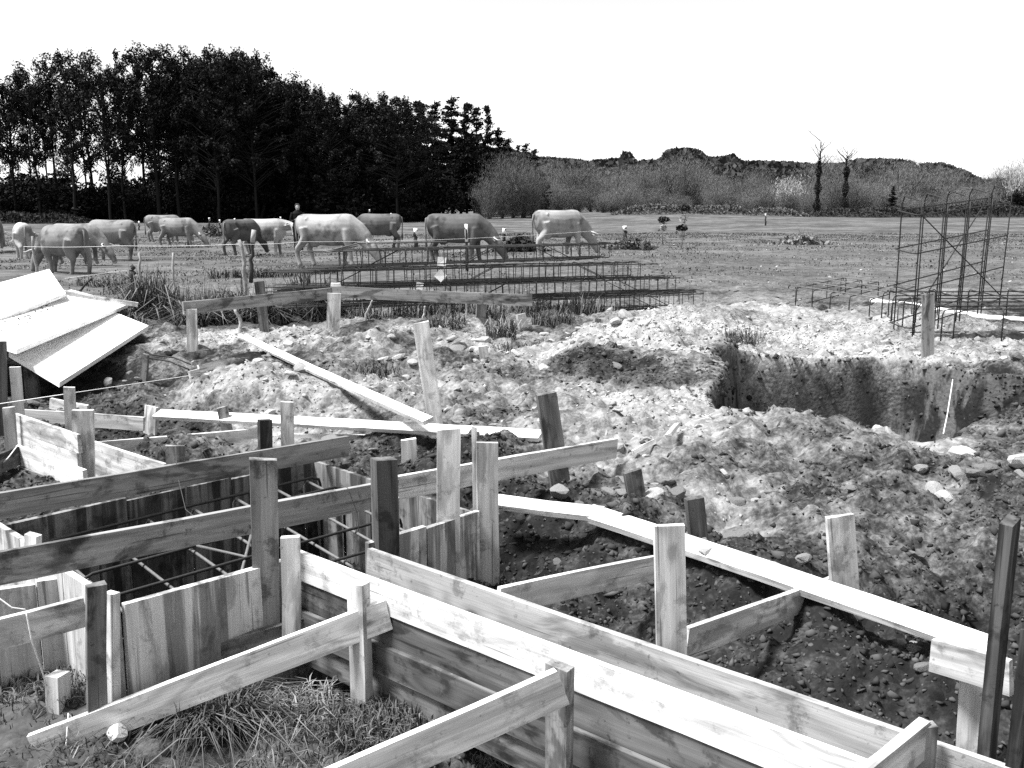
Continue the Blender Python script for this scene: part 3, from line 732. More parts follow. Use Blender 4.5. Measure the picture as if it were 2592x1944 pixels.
for k, (off, L, z) in enumerate(LAY):
    for row in range(2):
        n = {0: 'front', 1: 'rear'}[row]
        lab = f'{n} rebar cage of the {names[k]} layer in the long steel stack' if k < 3 else f'{n} rebar cage lying topmost on the long steel stack'
        c = cage(lab, SL + snr * (row * (.36 if k < 3 else .32)) + Vector((0, 0, z + R.uniform(0, .012))), sa + R.uniform(-.02, .02) + (.02 if k == 3 else 0), R.uniform(-.006, .002) - (.012 if k == 3 else 0), L + R.uniform(-.3, .2), off + R.uniform(-.1, .25), 22 if k < 3 else 14, 500 + 50 * k + 20 * row)
        if row == 0:
            e_front = c
            inv = Matrix.Translation(c.location)
            if k in (1, 2):
                for (u, v, s, rot) in (((1115, 698, .13, .75), (1062, 724, .10, .2)) if k == 1 else ((1118, 662, .12, .1),)):
                    o = bpy.data.objects.new('paper_tag', None)
                    V = [(-.5, 0, -.5), (.5, 0, -.5), (.5, .03, .5), (-.5, .01, .5), (0, .05, 0)]
                    me = bpy.data.meshes.new('paper_tag'); me.from_pydata([(a * s, b * s, d_ * s) for a, b, d_ in V], [], [(0, 1, 4), (1, 2, 4), (2, 3, 4), (3, 0, 4)]); me.update()
                    me.materials.append(M_PAPER)
                    so = me
                    o = bpy.data.objects.new('paper_tag', me); COL.objects.link(o); o.parent = c
                    P = pd(u, v, 13.3 + (u - 740) / 1020 * 2.3 - .15)
                    o.matrix_basis = (Matrix.Translation(c.location) @ c.rotation_euler.to_matrix().to_4x4()).inverted() @ Matrix.Translation(P) @ Matrix.Rotation(rot, 4, 'Y')
                    md = o.modifiers.new('thick', 'SOLIDIFY'); md.thickness = .003
# light bars poking out at the upper left of the stack
lb = empty('loose_rebar', tuple(pd(880, 640, 13.4)), 'pale loose bars fanned out on top of the steel stack', 'rebar')
for (a, b) in (((822, 637, 13.2), (925, 612, 13.8)), ((826, 639, 13.2), (905, 622, 13.7)), ((818, 636, 13.2), (860, 632, 13.5)), ((905, 615, 13.6), (1130, 612, 14.3))):
    bar([pd(*a), pd(*b)], .010, M_REBAR_L, lb)

def basket(name, label, P00, P10, P01, h, n1, n2, m_top, m_leg, r=.008, base=True):
    """grid cage on legs: P00->P10 first axis, P00->P01 second axis"""
    e = empty(name, tuple(P00), label, 'rebar cage')
    a = P10 - P00; b = P01 - P00
    for i in range(n1):
        t = (i + .15) / (n1 - .7) if n1 > 1 else .5; t = min(t, 1.0)
        p = P00 + a * t; q = p + b; l = b.normalized()
        z = h - .01
        bar([p, dn(p, z - .05), dn(p + l * .015, z - .012), dn(p + l * .05, z), dn(p + b * .5, z + .004), dn(q - l * .05, z), dn(q - l * .015, z - .012), dn(q, z - .05), q], r, m_top, e, 'bent_bar', 5)
    for j in range(n2):
        t = j / (n2 - 1); p = P00 + b * (t * .94 + .03); q = p + a; l = a.normalized(); z = h - .03 + R.uniform(-.008, .008)
        bar([dn(p - l * .03, .02), dn(p - l * .03, z - .06), dn(p - l * .01, z - .01), dn(p + l * .04, z), dn(q, z + R.uniform(-.01, .01)), dn(q + l * .04, z - .03), dn(q + l * .045, .02)], r, m_leg, e, 'bent_bar', 5)
    if base:
        for j in range(3):
            p = dn(P00 + b * (j * .45 + .05), .03); bar([p, p + a], r, m_leg, e, 'bar', 5)
    return e
g_ = lambda u, v, z, : pz(u, v, z)
Pa = pz(2008, 776, .07); Pb = pz(2265, 826, .07); Pc = pz(2372, 782, .07)
basket('rebar_basket', 'low rebar basket with bright bent bars lying left of the upright cage', Pb, Pc, Pa, .33, 4, 6, M_REBAR_L, M_REBAR, .0085)
Qa = pz(2392, 884, .06); Qb = Qa + Vector((2.4, .15, 0)); Qc = Qa + Vector((.25, 2.6, 0))
basket('rebar_basket', 'dense dark rebar basket at the right edge behind the grey stake', Qa, Qb, Qc, .46, 5, 6, M_REBAR, M_REBAR, .0085)
# upright cage
uc = empty('upright_rebar_cage', tuple(pd(2309, 848, 11.9)), 'tall rebar cage standing upright with hooked bar ends against the field', 'rebar cage')
fr, bk = [], []
for i in range(5):
    d = 11.9 + .42 * i
    fr.append((pd(2309 + 55 * i, 852 - 19 * i, d), pd(2334 + 57 * i, 520 - 7 * i, d)))
    d += .5
    bk.append((pd(2262 + 55 * i, 836 - 19 * i, d), pd(2284 + 57 * i, 508 - 7 * i, d)))
for i in range(5):
    (b0, t0), (b1, t1) = fr[i], bk[i]
    c0 = t0.lerp(t1, .12) + UP * .05; c1 = t0.lerp(t1, .88) + UP * .06
    bar([b0, b0.lerp(t0, .5) + Vector((R.uniform(-.01, .01), 0, 0)), t0 - UP * .04, c0, c0.lerp(c1, .5), c1, t1 - UP * .04, b1.lerp(t1, .5), b1], .009, M_REBAR, uc, 'upright_bar')
    if i in (1, 2, 3):
        s = Vector((.055, .02, 0)); bar([b0 + s, t0 + s - UP * .03], .009, M_REBAR, uc, 'upright_bar')
for f in (.07, .36, .64, .93):
    ps = [fr[i][0].lerp(fr[i][1], f) for i in range(5)]; pb = [bk[i][0].lerp(bk[i][1], f) for i in range(5)]
    ext = (ps[0] - ps[1]).normalized() * .10
    pl_ = ps[::-1] + [ps[0] + ext * .5, ps[0] + ext + (pb[0] - ps[0]) * .15, ps[0] + ext * 1.2 + (pb[0] - ps[0]) * .6, pb[0] + ext] + pb
    bar(pl_, .0085, M_REBAR, uc, 'hoop_bar', 5)
bar([fr[0][0].lerp(fr[0][1], .93), fr[4][0].lerp(fr[4][1], .1)], .008, M_REBAR, uc, 'diagonal_bar')
bar([bk[4][0].lerp(bk[4][1], .98), bk[1][0].lerp(bk[1][1], .1)], .008, M_REBAR, uc, 'diagonal_bar')
# drain pipe
pp = [pz(2205, 762, .12), pz(2270, 768, .12), pz(2330, 776, .11), pz(2420, 792, .10), pz(2500, 804, .10), pz(2600, 812, .10), pz(2700, 816, .1)]
pm = []
for i in range(len(pp) - 1):
    for k in range(4): pm.append(pp[i].lerp(pp[i + 1], k / 4) + UP * R.uniform(-.006, .006))
tag(link('drain_pipe', tube_mesh(pm, .045, 8), M_PIPE), 'white plastic drain pipe lying among the steel baskets', 'pipe')
# small steel bits by the panels
sbit = empty('bent_bars', tuple(pz(420, 920, .08)), 'two thin bent bars lying beside the tiny peg', 'rebar')
bar([pz(378, 897, .2), pz(440, 905, .16), pz(482, 922, .14)], .008, M_REBAR, sbit); bar([pz(372, 905, .2), pz(430, 915, .16), pz(478, 935, .12)], .008, M_REBAR, sbit)

# ================================================================== FENCE, STRING, WIRE
M_BARK = simple('pale_stick_bark', 0.30, 25, 0.7, 0.9, 0.4, 0.1, 0.3)
M_BARKD = simple('dark_stick_bark', 0.045, 25, 0.6, 0.9, 0.4, 0.1, 0.3)
M_WTAPE = simple('white_tape', 0.85, 10, 0.05, 0.6, 0)
def stick(a, b, d, wpx, mat, label, group='fence sticks', name='fence_stick', tip=None, d2=None):
    p, q = pd(a[0], a[1], d), pd(b[0], b[1], d2 or d)
    r = wpx * d / F / 2 * .8; pts = []
    n = 7
    for i in range(n + 1):
        pts.append(p.lerp(q, i / n) + Vector((R.uniform(-1, 1), R.uniform(-1, 1), 0)) * r * .7)
    pts[0] = p - UP * .2
    o = link(name, tube_mesh(pts, r * 1.15, 7, r2=r * .75), mat); tag(o, label, 'stick', group)
    if tip:
        t = link('tip', tube_mesh([q + (q - p) * .01, q.lerp(p, tip)], r * 1.08, 7), M_WTAPE, o)
    return o
stick((93, 705), (84, 598), 22, 9, M_BARK, 'thin pale fence stick in front of the large left cow')
stick((358, 752), (352, 640), 18.5, 10, M_BARK, 'pale fence stick right of the dark fence stub')
stick((443, 762), (436, 640), 18, 9, M_BARK, 'pale crooked fence stick, third along the left fence')
stick((626, 750), (607, 607), 18.4, 13, M_BARK, 'tall white birch fence stick rising above the left rail')
stick((614, 850), (597, 780), 11.9, 12, M_BARK, 'short pale stick under the left batter rail')
o = stick((634, 692), (639, 612), 21.5, 12, M_BARKD, 'dark fence stick with a pale upper half')
t = link('upper_half', tube_mesh([pd(639, 614, 21.5), pd(643, 582, 21.5)], 12 * 21.5 / F / 2, 7), M_BARK, o)
stick((337, 716), (333, 672), 18.2, 17, M_BARKD, 'thick dark fence stub carrying the low wire')
stick((170, 770), (232, 705), 15, 8, M_BARKD, 'thin branch leaning out behind the white panel pile')
stick((1182, 665), (1180, 568), 24, 9, M_BARKD, 'thin dark stick with a white top in front of the large dark cow', tip=.45)
stick((1052, 620), (1052, 578), 40, 12, M_BARKD, 'dark marker stick with a white band between two cows', 'marker sticks in the field', tip=.35)
stick((1275, 600), (1276, 578), 44, 10, M_BARKD, 'short marker stick beside the brush heap', 'marker sticks in the field', tip=.6)
stick((1586, 608), (1581, 572), 42, 12, M_BARKD, 'bent black marker stick with a white top right of the horned cow', 'marker sticks in the field', tip=.3)
for k, (u, v0, v1) in enumerate(((530, 572, 551), (556, 578, 556), (594, 570, 553), (515, 600, 582), (575, 602, 568), (710, 566, 549), (352, 575, 560), (935, 546, 530), (990, 548, 540), (1938, 560, 540))):
    stick((u, v0 + 4), (u, v1), 75, 4.5, M_BARKD, ['tiny far fence stick right of the small overlapping cow pair', 'tiny far fence stick midway between the cow pair and the birch stick', 'tiny far fence stick nearest left of the horned cow', 'small nearer marker stick by the grassy hump', 'marker stick just left of the dark rump of the cow', 'far white-topped stick above the horned cow face', 'far fence stick above the small overlapping cow pair', 'far stick above the dark-bellied cow', 'far stick left of the large dark cow', 'lone far white stick in the right field'][k], 'distant fence sticks', tip=.3)
for k, (ub, vb, ut, vt) in enumerate(((925, 800, 942, 760), (1072, 805, 1075, 775), (1182, 850, 1180, 755))):
    stick((ub, vb), (ut, vt), 12.4, 7, M_BARK, ['thin pale stick leaning under the right batter rail', 'short thin stick at the middle of the right batter rail', 'upright thin stick near the right post of the rail'][k], 'sticks under the batter rail')
def wire(name, pts, r, mat, label, cat, sag=0.0):
    P = []
    for i in range(len(pts) - 1):
        for k in range(6):
            t = k / 6; q = pts[i].lerp(pts[i + 1], t); q.z -= sag * 4 * t * (1 - t); P.append(q)
    P.append(pts[-1])
    return tag(link(name, tube_mesh(P, r, 5), mat), label, cat)
wire('fence_wire', [pd(60, 624, 21.5), pd(300, 622, 20), pd(608, 618, 18.4), pd(760, 612, 19), pd(1180, 604, 24), pd(1530, 582, 30)], .0035, M_STRING, 'thin pale electric wire stretched in front of the cows', 'wire', .02)
wire('fence_wire', [pd(165, 705, 16.5), pd(335, 682, 18.2)], .004, M_STRING, 'short low wire tied to the dark fence stub', 'wire')
wire('mason_string', [pd(-40, 1028, 6.6), pd(175, 996, 6.6), pd(420, 960, 8.5), pd(740, 912, 10.5)], .0028, M_STRING, 'thin taut mason string crossing low behind the rear trench', 'string')
wire('loose_string', [pd(-40, 1490, 3.2), pd(0, 1516, 3.2), pd(30, 1538, 3.2), pd(66, 1543, 3.22)], .0028, M_STRING, 'white string sagging over the board at the left edge', 'string')
wire('loose_string', [pd(66, 1548, 3.2), pd(80, 1620, 3.2), pd(119, 1736, 3.36)], .0028, M_STRING, 'white string hanging down to the chunky peg', 'string')
wire('loose_string', [pd(173, 1806, 3.36), pd(172, 1825, 3.26), pd(160, 1990, 3.15)], .003, M_STRING, 'white string dropping over the brace to the bottom edge', 'string')
wire('loose_string', [pd(-20, 1195, 6.0), pd(20, 1160, 6.0), pd(46, 1126, 6.1)], .004, M_STRING, 'white cord tied at the corner of the rear trench boards', 'string')
wire('loose_string', [pd(2412, 960, 9.3), pd(2398, 1050, 8.0), pd(2388, 1098, 7.5)], .005, M_STRING, 'white cord hanging from the rim into the pit', 'string')
def tie(pts, label):
    return wire('tie_wire', pts, .0018, M_WIRE, label, 'wire')
tie([pd(415, 1145, 4.9), pd(425, 1130, 4.9), pd(445, 1132, 4.85), pd(447, 1180, 4.75)], 'rusty tie wire looped over the stub behind the rear board')
tie([pd(452, 1215, 4.6), pd(470, 1290, 4.3), pd(505, 1318, 4.1), pd(508, 1350, 4.0)], 'thin rusty tie wire dangling over the near spreader board')
tie([pd(860, 1225, 4.3), pd(880, 1235, 4.2), pd(905, 1300, 4.2), pd(908, 1345, 4.2)], 'thin tie wire curling down left of the dark post')
# ================================================================== COWS AND PERSON
def loft(secs, n=14):
    """secs: list of (centre, tangent-free ring axes a,b as Vectors) -> verts, faces"""
    V, Fc = [], []
    for (c, a, b) in secs:
        for k in range(n):
            an = 2 * math.pi * k / n
            V.append(Vector(c) + Vector(a) * math.cos(an) + Vector(b) * math.sin(an))
    for i in range(len(secs) - 1):
        for k in range(n):
            Fc.append((i * n + k, i * n + (k + 1) % n, (i + 1) * n + (k + 1) % n, (i + 1) * n + k))
    Fc.append(tuple(range(n))[::-1]); Fc.append(tuple(range((len(secs) - 1) * n, len(secs) * n)))
    return V, Fc
def limb(pts, n=10):
    """pts: (x,y,z,r) chain -> loft with rings perpendicular to the chain"""
    secs = []
    P = [Vector(p[:3]) for p in pts]
    for i, p in enumerate(P):
        t = (P[min(i + 1, len(P) - 1)] - P[max(i - 1, 0)]).normalized()
        u = Vector((0, 1, 0)) if abs(t.y) < .9 else Vector((1, 0, 0))
        a = (u - t * u.dot(t)).normalized(); b = t.cross(a)
        r = pts[i][3]; r2 = pts[i][4] if len(pts[i]) > 4 else r
        secs.append((p, a * r, b * r2))
    return loft(secs, n)
def merge(parts):
    V, Fc = [], []
    for v, f in parts:
        k = len(V); V += [tuple(x) for x in v]; Fc += [tuple(i + k for i in q) for q in f]
    return V, Fc
def fuse(name, parts, voxel, smooth=6):
    """one continuous skin from overlapping lofts"""
    V, Fc = merge(parts)
    me = bpy.data.meshes.new(name); me.from_pydata(V, [], Fc); me.update()
    o = bpy.data.objects.new('tmp', me); COL.objects.link(o)
    md = o.modifiers.new('r', 'REMESH'); md.mode = 'VOXEL'; md.voxel_size = voxel
    ms = o.modifiers.new('s', 'SMOOTH'); ms.iterations = smooth; ms.factor = .5
    dg = bpy.context.evaluated_depsgraph_get(); ev = o.evaluated_get(dg)
    out_ = bpy.data.meshes.new_from_object(ev); out_.name = name
    bpy.data.objects.remove(o); bpy.data.meshes.remove(me)
    for p in out_.polygons: p.use_smooth = True
    return out_
def coat_mat(name, base):
    m = NT(name, 0.75, 0.15)
    v = m.coord('Object', rand=True)
    n = m.noise(v, 1.8, 4, 0.6); n2 = m.noise(v, 22.0, 3, 0.6)
    g = m.t.nodes.new('ShaderNodeTexCoord'); sp = m.t.nodes.new('ShaderNodeSeparateXYZ'); m.t.links.new(g.outputs['Object'], sp.inputs[0])
    f = m.ramp(n, .3, .7, .75, 1.2)
    f = m.math('MULTIPLY', f, m.math('MULTIPLY_ADD', n2, .35, .82))
    # dun coat with muddy dark patches
    f = m.math('MULTIPLY', f, m.ramp(m.noise(v, 2.2, 3, .55), .52, .68, 1.0, .45))
    f = m.math('MULTIPLY', f, m.math('MULTIPLY_ADD', m.rnd(), .3, .85))
    m.color(m.math('MULTIPLY', f, base))
    return m.m
M_COAT = coat_mat('cow_coat', .20); M_COATD = coat_mat('dark_cow_coat', .11); M_COATP = coat_mat('pale_cow_coat', .34)
M_HORN = simple('horn', 0.55, 12, 0.3, 0.5, 0)
M_TAIL = simple('tail_hair', 0.08, 20, 0.3)
M_MUZ = simple('pale_muzzle', 0.34, 20, 0.3)
M_HOOF = simple('hoof', 0.05, 20, 0.3)
def rings(L):
    return loft([((x, 0, z), (0, w_, 0), (0, 0, h_)) for (x, z, h_, w_) in L], 18)
def cow_parts(head='graze', legs=0.0):
    body = rings([(-.86, 1.14, .12, .10), (-.81, 1.08, .26, .22), (-.68, 1.03, .36, .29), (-.48, 1.0, .39, .30), (-.2, .96, .42, .34), (.08, .95, .43, .36), (.32, .96, .43, .33), (.52, .98, .42, .29), (.68, .97, .41, .26), (.82, .97, .31, .18)])
    pin = [limb([(-.52, s * .14, 1.32, .07), (-.50, s * .24, 1.26, .06), (-.46, s * .26, 1.15, .06)]) for s in (-1, 1)]
    udder = rings([(-.52, .62, .05, .06), (-.46, .62, .13, .13), (-.34, .62, .14, .14), (-.2, .62, .06, .08)])
    brisk = limb([(.55, 0, .78, .16), (.72, 0, .80, .16), (.82, 0, .92, .15)])
    P = [body, udder, brisk] + [limb([(-.56, s * .12, 1.22, .05), (-.50, s * .20, 1.24, .075), (-.44, s * .16, 1.18, .05)]) for s in (-1, 1)] + [limb([(.46, 0, 1.24, .08), (.56, 0, 1.31, .09), (.68, 0, 1.24, .08)])]
    for s in (-1, 1):
        k = legs * s
        P.append(limb([(.56, s * .17, .98, .15, .12), (.57 + k * .2, s * .18, .70, .14, .12), (.55 + k * .6, s * .16, .44, .082), (.55 + k * .75, s * .15, .36, .074), (.55 + k, s * .15, .14, .056), (.57 + k, s * .15, .06, .066), (.58 + k, s * .15, .0, .07)]))
        P.append(limb([(-.58, s * .17, 1.0, .25, .16), (-.52 - k * .2, s * .21, .76, .19, .13), (-.60 - k * .5, s * .20, .58, .14, .10), (-.70 - k * .7, s * .18, .45, .085), (-.68 - k, s * .17, .34, .07), (-.64 - k, s * .17, .14, .058), (-.62 - k, s * .17, .06, .066), (-.60 - k, s * .17, .0, .07)]))
    if head == 'graze':
        ch = [(.60, 0, 1.06, .24, .31), (.84, 0, .92, .18, .28), (1.04, 0, .72, .15, .23), (1.18, 0, .54, .13, .18)]
        P.append(limb(ch))
        hd = [(1.12, 0, .62, .13, .14), (1.22, 0, .50, .145, .17), (1.32, 0, .35, .125, .145), (1.41, 0, .20, .092, .105), (1.46, 0, .10, .09, .095), (1.48, 0, .05, .06, .06)]
        pol = Vector((1.13, 0, .70)); fw = (Vector((1.46, 0, .12)) - pol).normalized()
    else:
        ch = [(.60, 0, 1.14, .22, .27), (.86, .02, 1.12, .16, .23), (1.06, .0, 1.12, .13, .18), (1.20, -.04, 1.13, .12, .15)]
        P.append(limb(ch))
        hd = [(1.18, -.02, 1.16, .115, .12), (1.25, -.16, 1.10, .125, .13), (1.28, -.28, 1.0, .10, .11), (1.30, -.38, .88, .075, .085), (1.31, -.44, .80, .075, .075), (1.31, -.46, .76, .05, .05)]
        pol = Vector((1.19, -.02, 1.22)); fw = (Vector((1.31, -.46, .76)) - pol).normalized()
    P.append(limb(hd))
    side = Vector((0, 1, 0)) if head == 'graze' else Vector((.95, .3, 0)).normalized()
    ears = []
    for s in (-1, 1):
        c = pol + fw * .07 + side * s * .12
        ears.append(limb([tuple(c) + (.03, .02), tuple(c + side * s * .08 - UP * .02) + (.055, .025), tuple(c + side * s * .17 - UP * .05) + (.035, .018), tuple(c + side * s * .21 - UP * .06) + (.012, .01)]))
    P += ears
    return P, pol, fw, side, Vector(hd[-2][:3])
def make_cow(head, legs):
    P, pol, fw, side, muz = cow_parts(head, legs)
    body = fuse('cow_body', P, .026, 5); body.materials.append(M_COAT)
    hn = []
    for s in (-1, 1):
        c = pol + side * s * .07
        upv = -fw.cross(side).normalized()
        if upv.z < 0: upv = -upv
        hn.append(tube_mesh([c, c + side * s * .10 + upv * .01, c + side * s * .20 + fw * .04 + upv * .03, c + side * s * .26 + fw * .12 + upv * .08, c + side * s * .27 + fw * .16 + upv * .16], .030, 8, r2=.006))
    tl = tube_mesh([(-.80, 0, 1.26), (-.88, 0, 1.24), (-.905, .01, 1.05), (-.90, .02, .80), (-.89, .02, .60)], .032, 7, r2=.02)
    tf = fuse('tail_tuft', [limb([(-.89, .02, .64, .02), (-.895, .02, .54, .04), (-.89, .02, .44, .042), (-.885, .02, .34, .015)])], .012, 2)
    mz = fuse('muzzle', [limb([tuple(muz - fw * .05) + (.074, .080), tuple(muz) + (.080, .084), tuple(muz + fw * .05) + (.066, .066), tuple(muz + fw * .075) + (.03, .03)])], .012, 3)
    hoofs = []
    return dict(body=body, horns=hn, tail=tl, tuft=tf, muz=mz)
CV = {('graze', .10): make_cow('graze', .10), ('graze', -.14): make_cow('graze', -.14), ('turn', .05): make_cow('turn', .05)}
cow_n = [0]
def cow(kind, u, vfeet, d, yaw, label, scale=1.0, coat=None):
    c = CV[kind]; p = pd(u, vfeet, d)
    e = empty('cow', (p.x, p.y, p.z), label, 'cow', 'cows grazing in the field')
    e.rotation_euler = (0, 0, math.radians(yaw)); e.scale = (scale * .9,) * 3
    def add(nm, me, mat, par):
        if len(me.materials) == 0: me.materials.append(mat)
        o = bpy.data.objects.new(nm, me); COL.objects.link(o); o.parent = par; return o
    bo = add('body', c['body'], M_COAT, e)
    if coat: bo.material_slots[0].link = 'OBJECT'; bo.material_slots[0].material = coat
    for h in c['horns']: add('horn', h, M_HORN, e)
    t = add('tail', c['tail'], M_COAT, e); add('tuft', c['tuft'], M_TAIL, t)
    add('muzzle', c['muz'], M_MUZ, e)
    return e
G1, G2, TN = ('graze', .10), ('graze', -.14), ('turn', .05)
# yaw 0 = facing right (+X), 90 = facing away, 180 = facing left
cow(G2, -18, 630, 38, 100, 'cow cut off by the left edge, seen from behind', .98)
cow(G1, 62, 655, 33, 122, 'pale-backed cow at far left, grazing away from the camera', .95, M_COATP)
cow(G2, 168, 697, 25.0, 150, 'largest cow at left, grazing leftward with its horn near the ground', 1.0)
cow(G1, 196, 668, 28.5, -12, 'cow hidden behind the large left cow, only its horned lowered head shows', .92)
cow(G1, 288, 657, 31.5, 172, 'cow with pale tail seen side on, third pair from the left', 1.0)
cow(G1, 415, 612, 47, 12, 'rearmost of the overlapping far pair of cows', 1.0)
cow(G2, 452, 627, 42, -8, 'front cow of the small overlapping far pair, grazing right', 1.0)
cow(G1, 612, 645, 34.5, 62, 'dark rump of a cow half hidden by the birch fence stick', .98, M_COATD)
cow(TN, 668, 645, 35.5, 0, 'cow with wide white horns turning its face to the camera', 1.02, M_COATP)
cow(G2, 832, 672, 27.8, -8, 'big pale cow in the centre, grazing right', 1.14, M_COATP)
cow(G1, 962, 630, 40, 182, 'dark-bellied cow facing left behind the big pale cow', 1.12, M_COATD)
cow(G1, 1155, 662, 28.8, -6, 'large dark cow grazing right behind the steel stack', 1.10, M_COATD)
cow(G2, 1412, 645, 30.3, 28, 'rightmost cow, pale, seen from its rump', 1.08, M_COATP)

# person half hidden behind the big pale cow
def person():
    p = pd(757, 638, 34.0); h = 1.60
    e = empty('person', tuple(p), 'person in dark clothes standing half hidden behind the big pale cow', 'person')
    e.rotation_euler = (0, 0, math.radians(20))
    k = h / 1.7
    def L(pts): return limb([tuple(x * k for x in q) for q in pts], 12)
    legs = [L([(s * .09, 0, .92, .10, .11), (s * .10, .0, .70, .085), (s * .10, -.02, .48, .062), (s * .10, .0, .30, .055), (s * .10, .01, .09, .042), (s * .10, -.03, .04, .05, .04), (s * .10, -.12, .03, .04, .03)]) for s in (-1, 1)]
    torso = loft([((0, 0, z * k), (w_ * k, 0, 0), (0, d_ * k, 0)) for z, w_, d_ in ((.86, .15, .10), (.98, .165, .115), (1.10, .145, .105), (1.25, .17, .12), (1.38, .185, .115), (1.44, .13, .09), (1.48, .055, .055), (1.54, .05, .055))], 16)
    head = loft([((0, y * k, z * k), (w_ * k, 0, 0), (0, d_ * k, 0)) for z, w_, d_, y in ((1.50, .045, .05, -.01), (1.53, .06, .075, -.02), (1.58, .072, .092, -.015), (1.63, .076, .098, -.01), (1.68, .07, .09, 0), (1.715, .04, .055, .01))], 14)
    nose = L([(0, -.085, 1.61, .012), (0, -.112, 1.585, .014), (0, -.10, 1.572, .012)])
    arms = []
    for s in (-1, 1):
        arms.append(L([(s * .17, 0, 1.39, .06), (s * .215, .01, 1.25, .05), (s * .235, .02, 1.12, .043), (s * .20, -.10, 1.10, .04), (s * .10, -.20, 1.16, .03), (s * .05, -.22, 1.19, .03)]))
        for j in range(4):
            arms.append(L([(s * .05, -.22, 1.17 + j * .018, .010), (s * .01, -.235, 1.165 + j * .018, .009), (-s * .02, -.225, 1.16 + j * .018, .008)]))
        arms.append(L([(s * .06, -.22, 1.20, .011), (s * .05, -.235, 1.24, .009), (s * .04, -.235, 1.265, .008)]))
    body = fuse('person_body', legs + [torso, head, nose] + arms, .012 * k, 2)
    M_SKIN = simple('skin', .33, 10, .1, .6, 0); M_DARKC = simple('dark_cloth', .006, 30, .3, .9, .3); M_HAIR = simple('dark_hair', .025, 60, .4, .7, .3)
    body.materials.append(M_SKIN)
    def add(nm, me, mat):
        me.materials.append(mat); o = bpy.data.objects.new(nm, me); COL.objects.link(o); o.parent = e; return o
    add('body', body, M_SKIN)
    coat = [loft([((0, 0, z * k), (w_ * k, 0, 0), (0, d_ * k, 0)) for z, w_, d_ in ((.80, .19, .135), (.98, .185, .135), (1.10, .165, .125), (1.25, .19, .14), (1.38, .205, .135), (1.45, .14, .10), (1.50, .075, .075))], 16)]
    for s in (-1, 1):
        coat.append(L([(s * .17, 0, 1.40, .075), (s * .22, .01, 1.25, .064), (s * .24, .02, 1.12, .056), (s * .20, -.10, 1.10, .052), (s * .115, -.185, 1.15, .044)]))
    add('jacket', fuse('jacket', coat, .014, 2), M_DARKC)
    tr = [L([(s * .09, 0, .92, .12, .13), (s * .10, 0, .70, .10), (s * .10, -.02, .48, .08), (s * .10, 0, .30, .072), (s * .10, .01, .07, .062)]) for s in (-1, 1)]
    add('trousers', fuse('trousers', tr, .014, 2), M_DARKC)
    hair = loft([((0, y * k, z * k), (w_ * k, 0, 0), (0, d_ * k, 0)) for z, w_, d_, y in ((1.52, .05, .04, .06), (1.58, .085, .07, .045), (1.64, .09, .095, .02), (1.70, .086, .10, .005), (1.735, .05, .06, .01))], 14)
    add('hair', fuse('hair', [hair], .012, 2), M_HAIR)
person()
# ================================================================== TREES
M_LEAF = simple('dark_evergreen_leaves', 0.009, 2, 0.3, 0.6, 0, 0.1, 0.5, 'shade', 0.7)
M_NEEDLE = simple('conifer_needles', 0.009, 2, 0.3, 0.7, 0, 0.1, 0.4, 'shade', 0.7)
M_TRUNK = simple('tree_bark', 0.014, 12, 0.6, 0.9, 0, 0.1, 0.6)
M_TWIG = simple('bare_twigs', 0.14, 4, 0.2, 0.9, 0, 0.05, 0.35, 'shade', 0.25)
M_BLOS = simple('pale_blossom', 0.30, 4, 0.3, 0.9, 0, 0.1, 0.2, 'shade', 0.5)
M_FAR = simple('far_wood_leaves', 0.04, .5, 0.5, 0.9, 0, 0.1, 0, 'shade', 0.6)
M_IVY = simple('ivy_leaves', 0.018, 4, 0.3, 0.6, 0, 0.2, 0.3, 'shade', 0.7)
def cards(C, size, rng, up_bias=0.0, attr=None, aspect=.55):
    """small two-triangle leaf faces at points C"""
    n = len(C)
    a = rng.normal(size=(n, 3)); a[:, 2] += up_bias; a /= np.linalg.norm(a, axis=1)[:, None]
    b = rng.normal(size=(n, 3)); b -= a * (a * b).sum(1)[:, None]; b /= np.linalg.norm(b, axis=1)[:, None]
    s = (np.asarray(size) * rng.uniform(.6, 1.4, n))[:, None]
    V = np.stack([C - a * s, C + b * s * aspect, C + a * s, C - b * s * aspect], 1).reshape(-1, 3)
    i = np.arange(n) * 4
    T = np.stack([np.stack([i, i + 1, i + 2], 1), np.stack([i, i + 2, i + 3], 1)], 1).reshape(-1, 3)
    sh = np.repeat(rng.random(n) if attr is None else attr, 4)
    return V, T, sh
def twigs(P, Dv, L, wd, rng):
    """thin tapering slivers from P along Dv"""
    n = len(P); Dv = Dv / np.linalg.norm(Dv, axis=1)[:, None]
    s = rng.normal(size=(n, 3)); s -= Dv * (s * Dv).sum(1)[:, None]; s /= np.linalg.norm(s, axis=1)[:, None]
    L = np.asarray(L)[:, None]; w2 = np.asarray(wd)[:, None] if np.ndim(wd) else wd
    V = np.stack([P - s * w2, P + s * w2, P + Dv * L], 1).reshape(-1, 3)
    T = (np.arange(n) * 3)[:, None] + np.array([0, 1, 2])
    return V, T, np.repeat(rng.random(n), 3)
def join(parts):
    V, T, A = [], [], []; k = 0
    for v, t, a in parts:
        V.append(v); T.append(t + k); A.append(a); k += len(v)
    return np.concatenate(V), np.concatenate(T), np.concatenate(A)
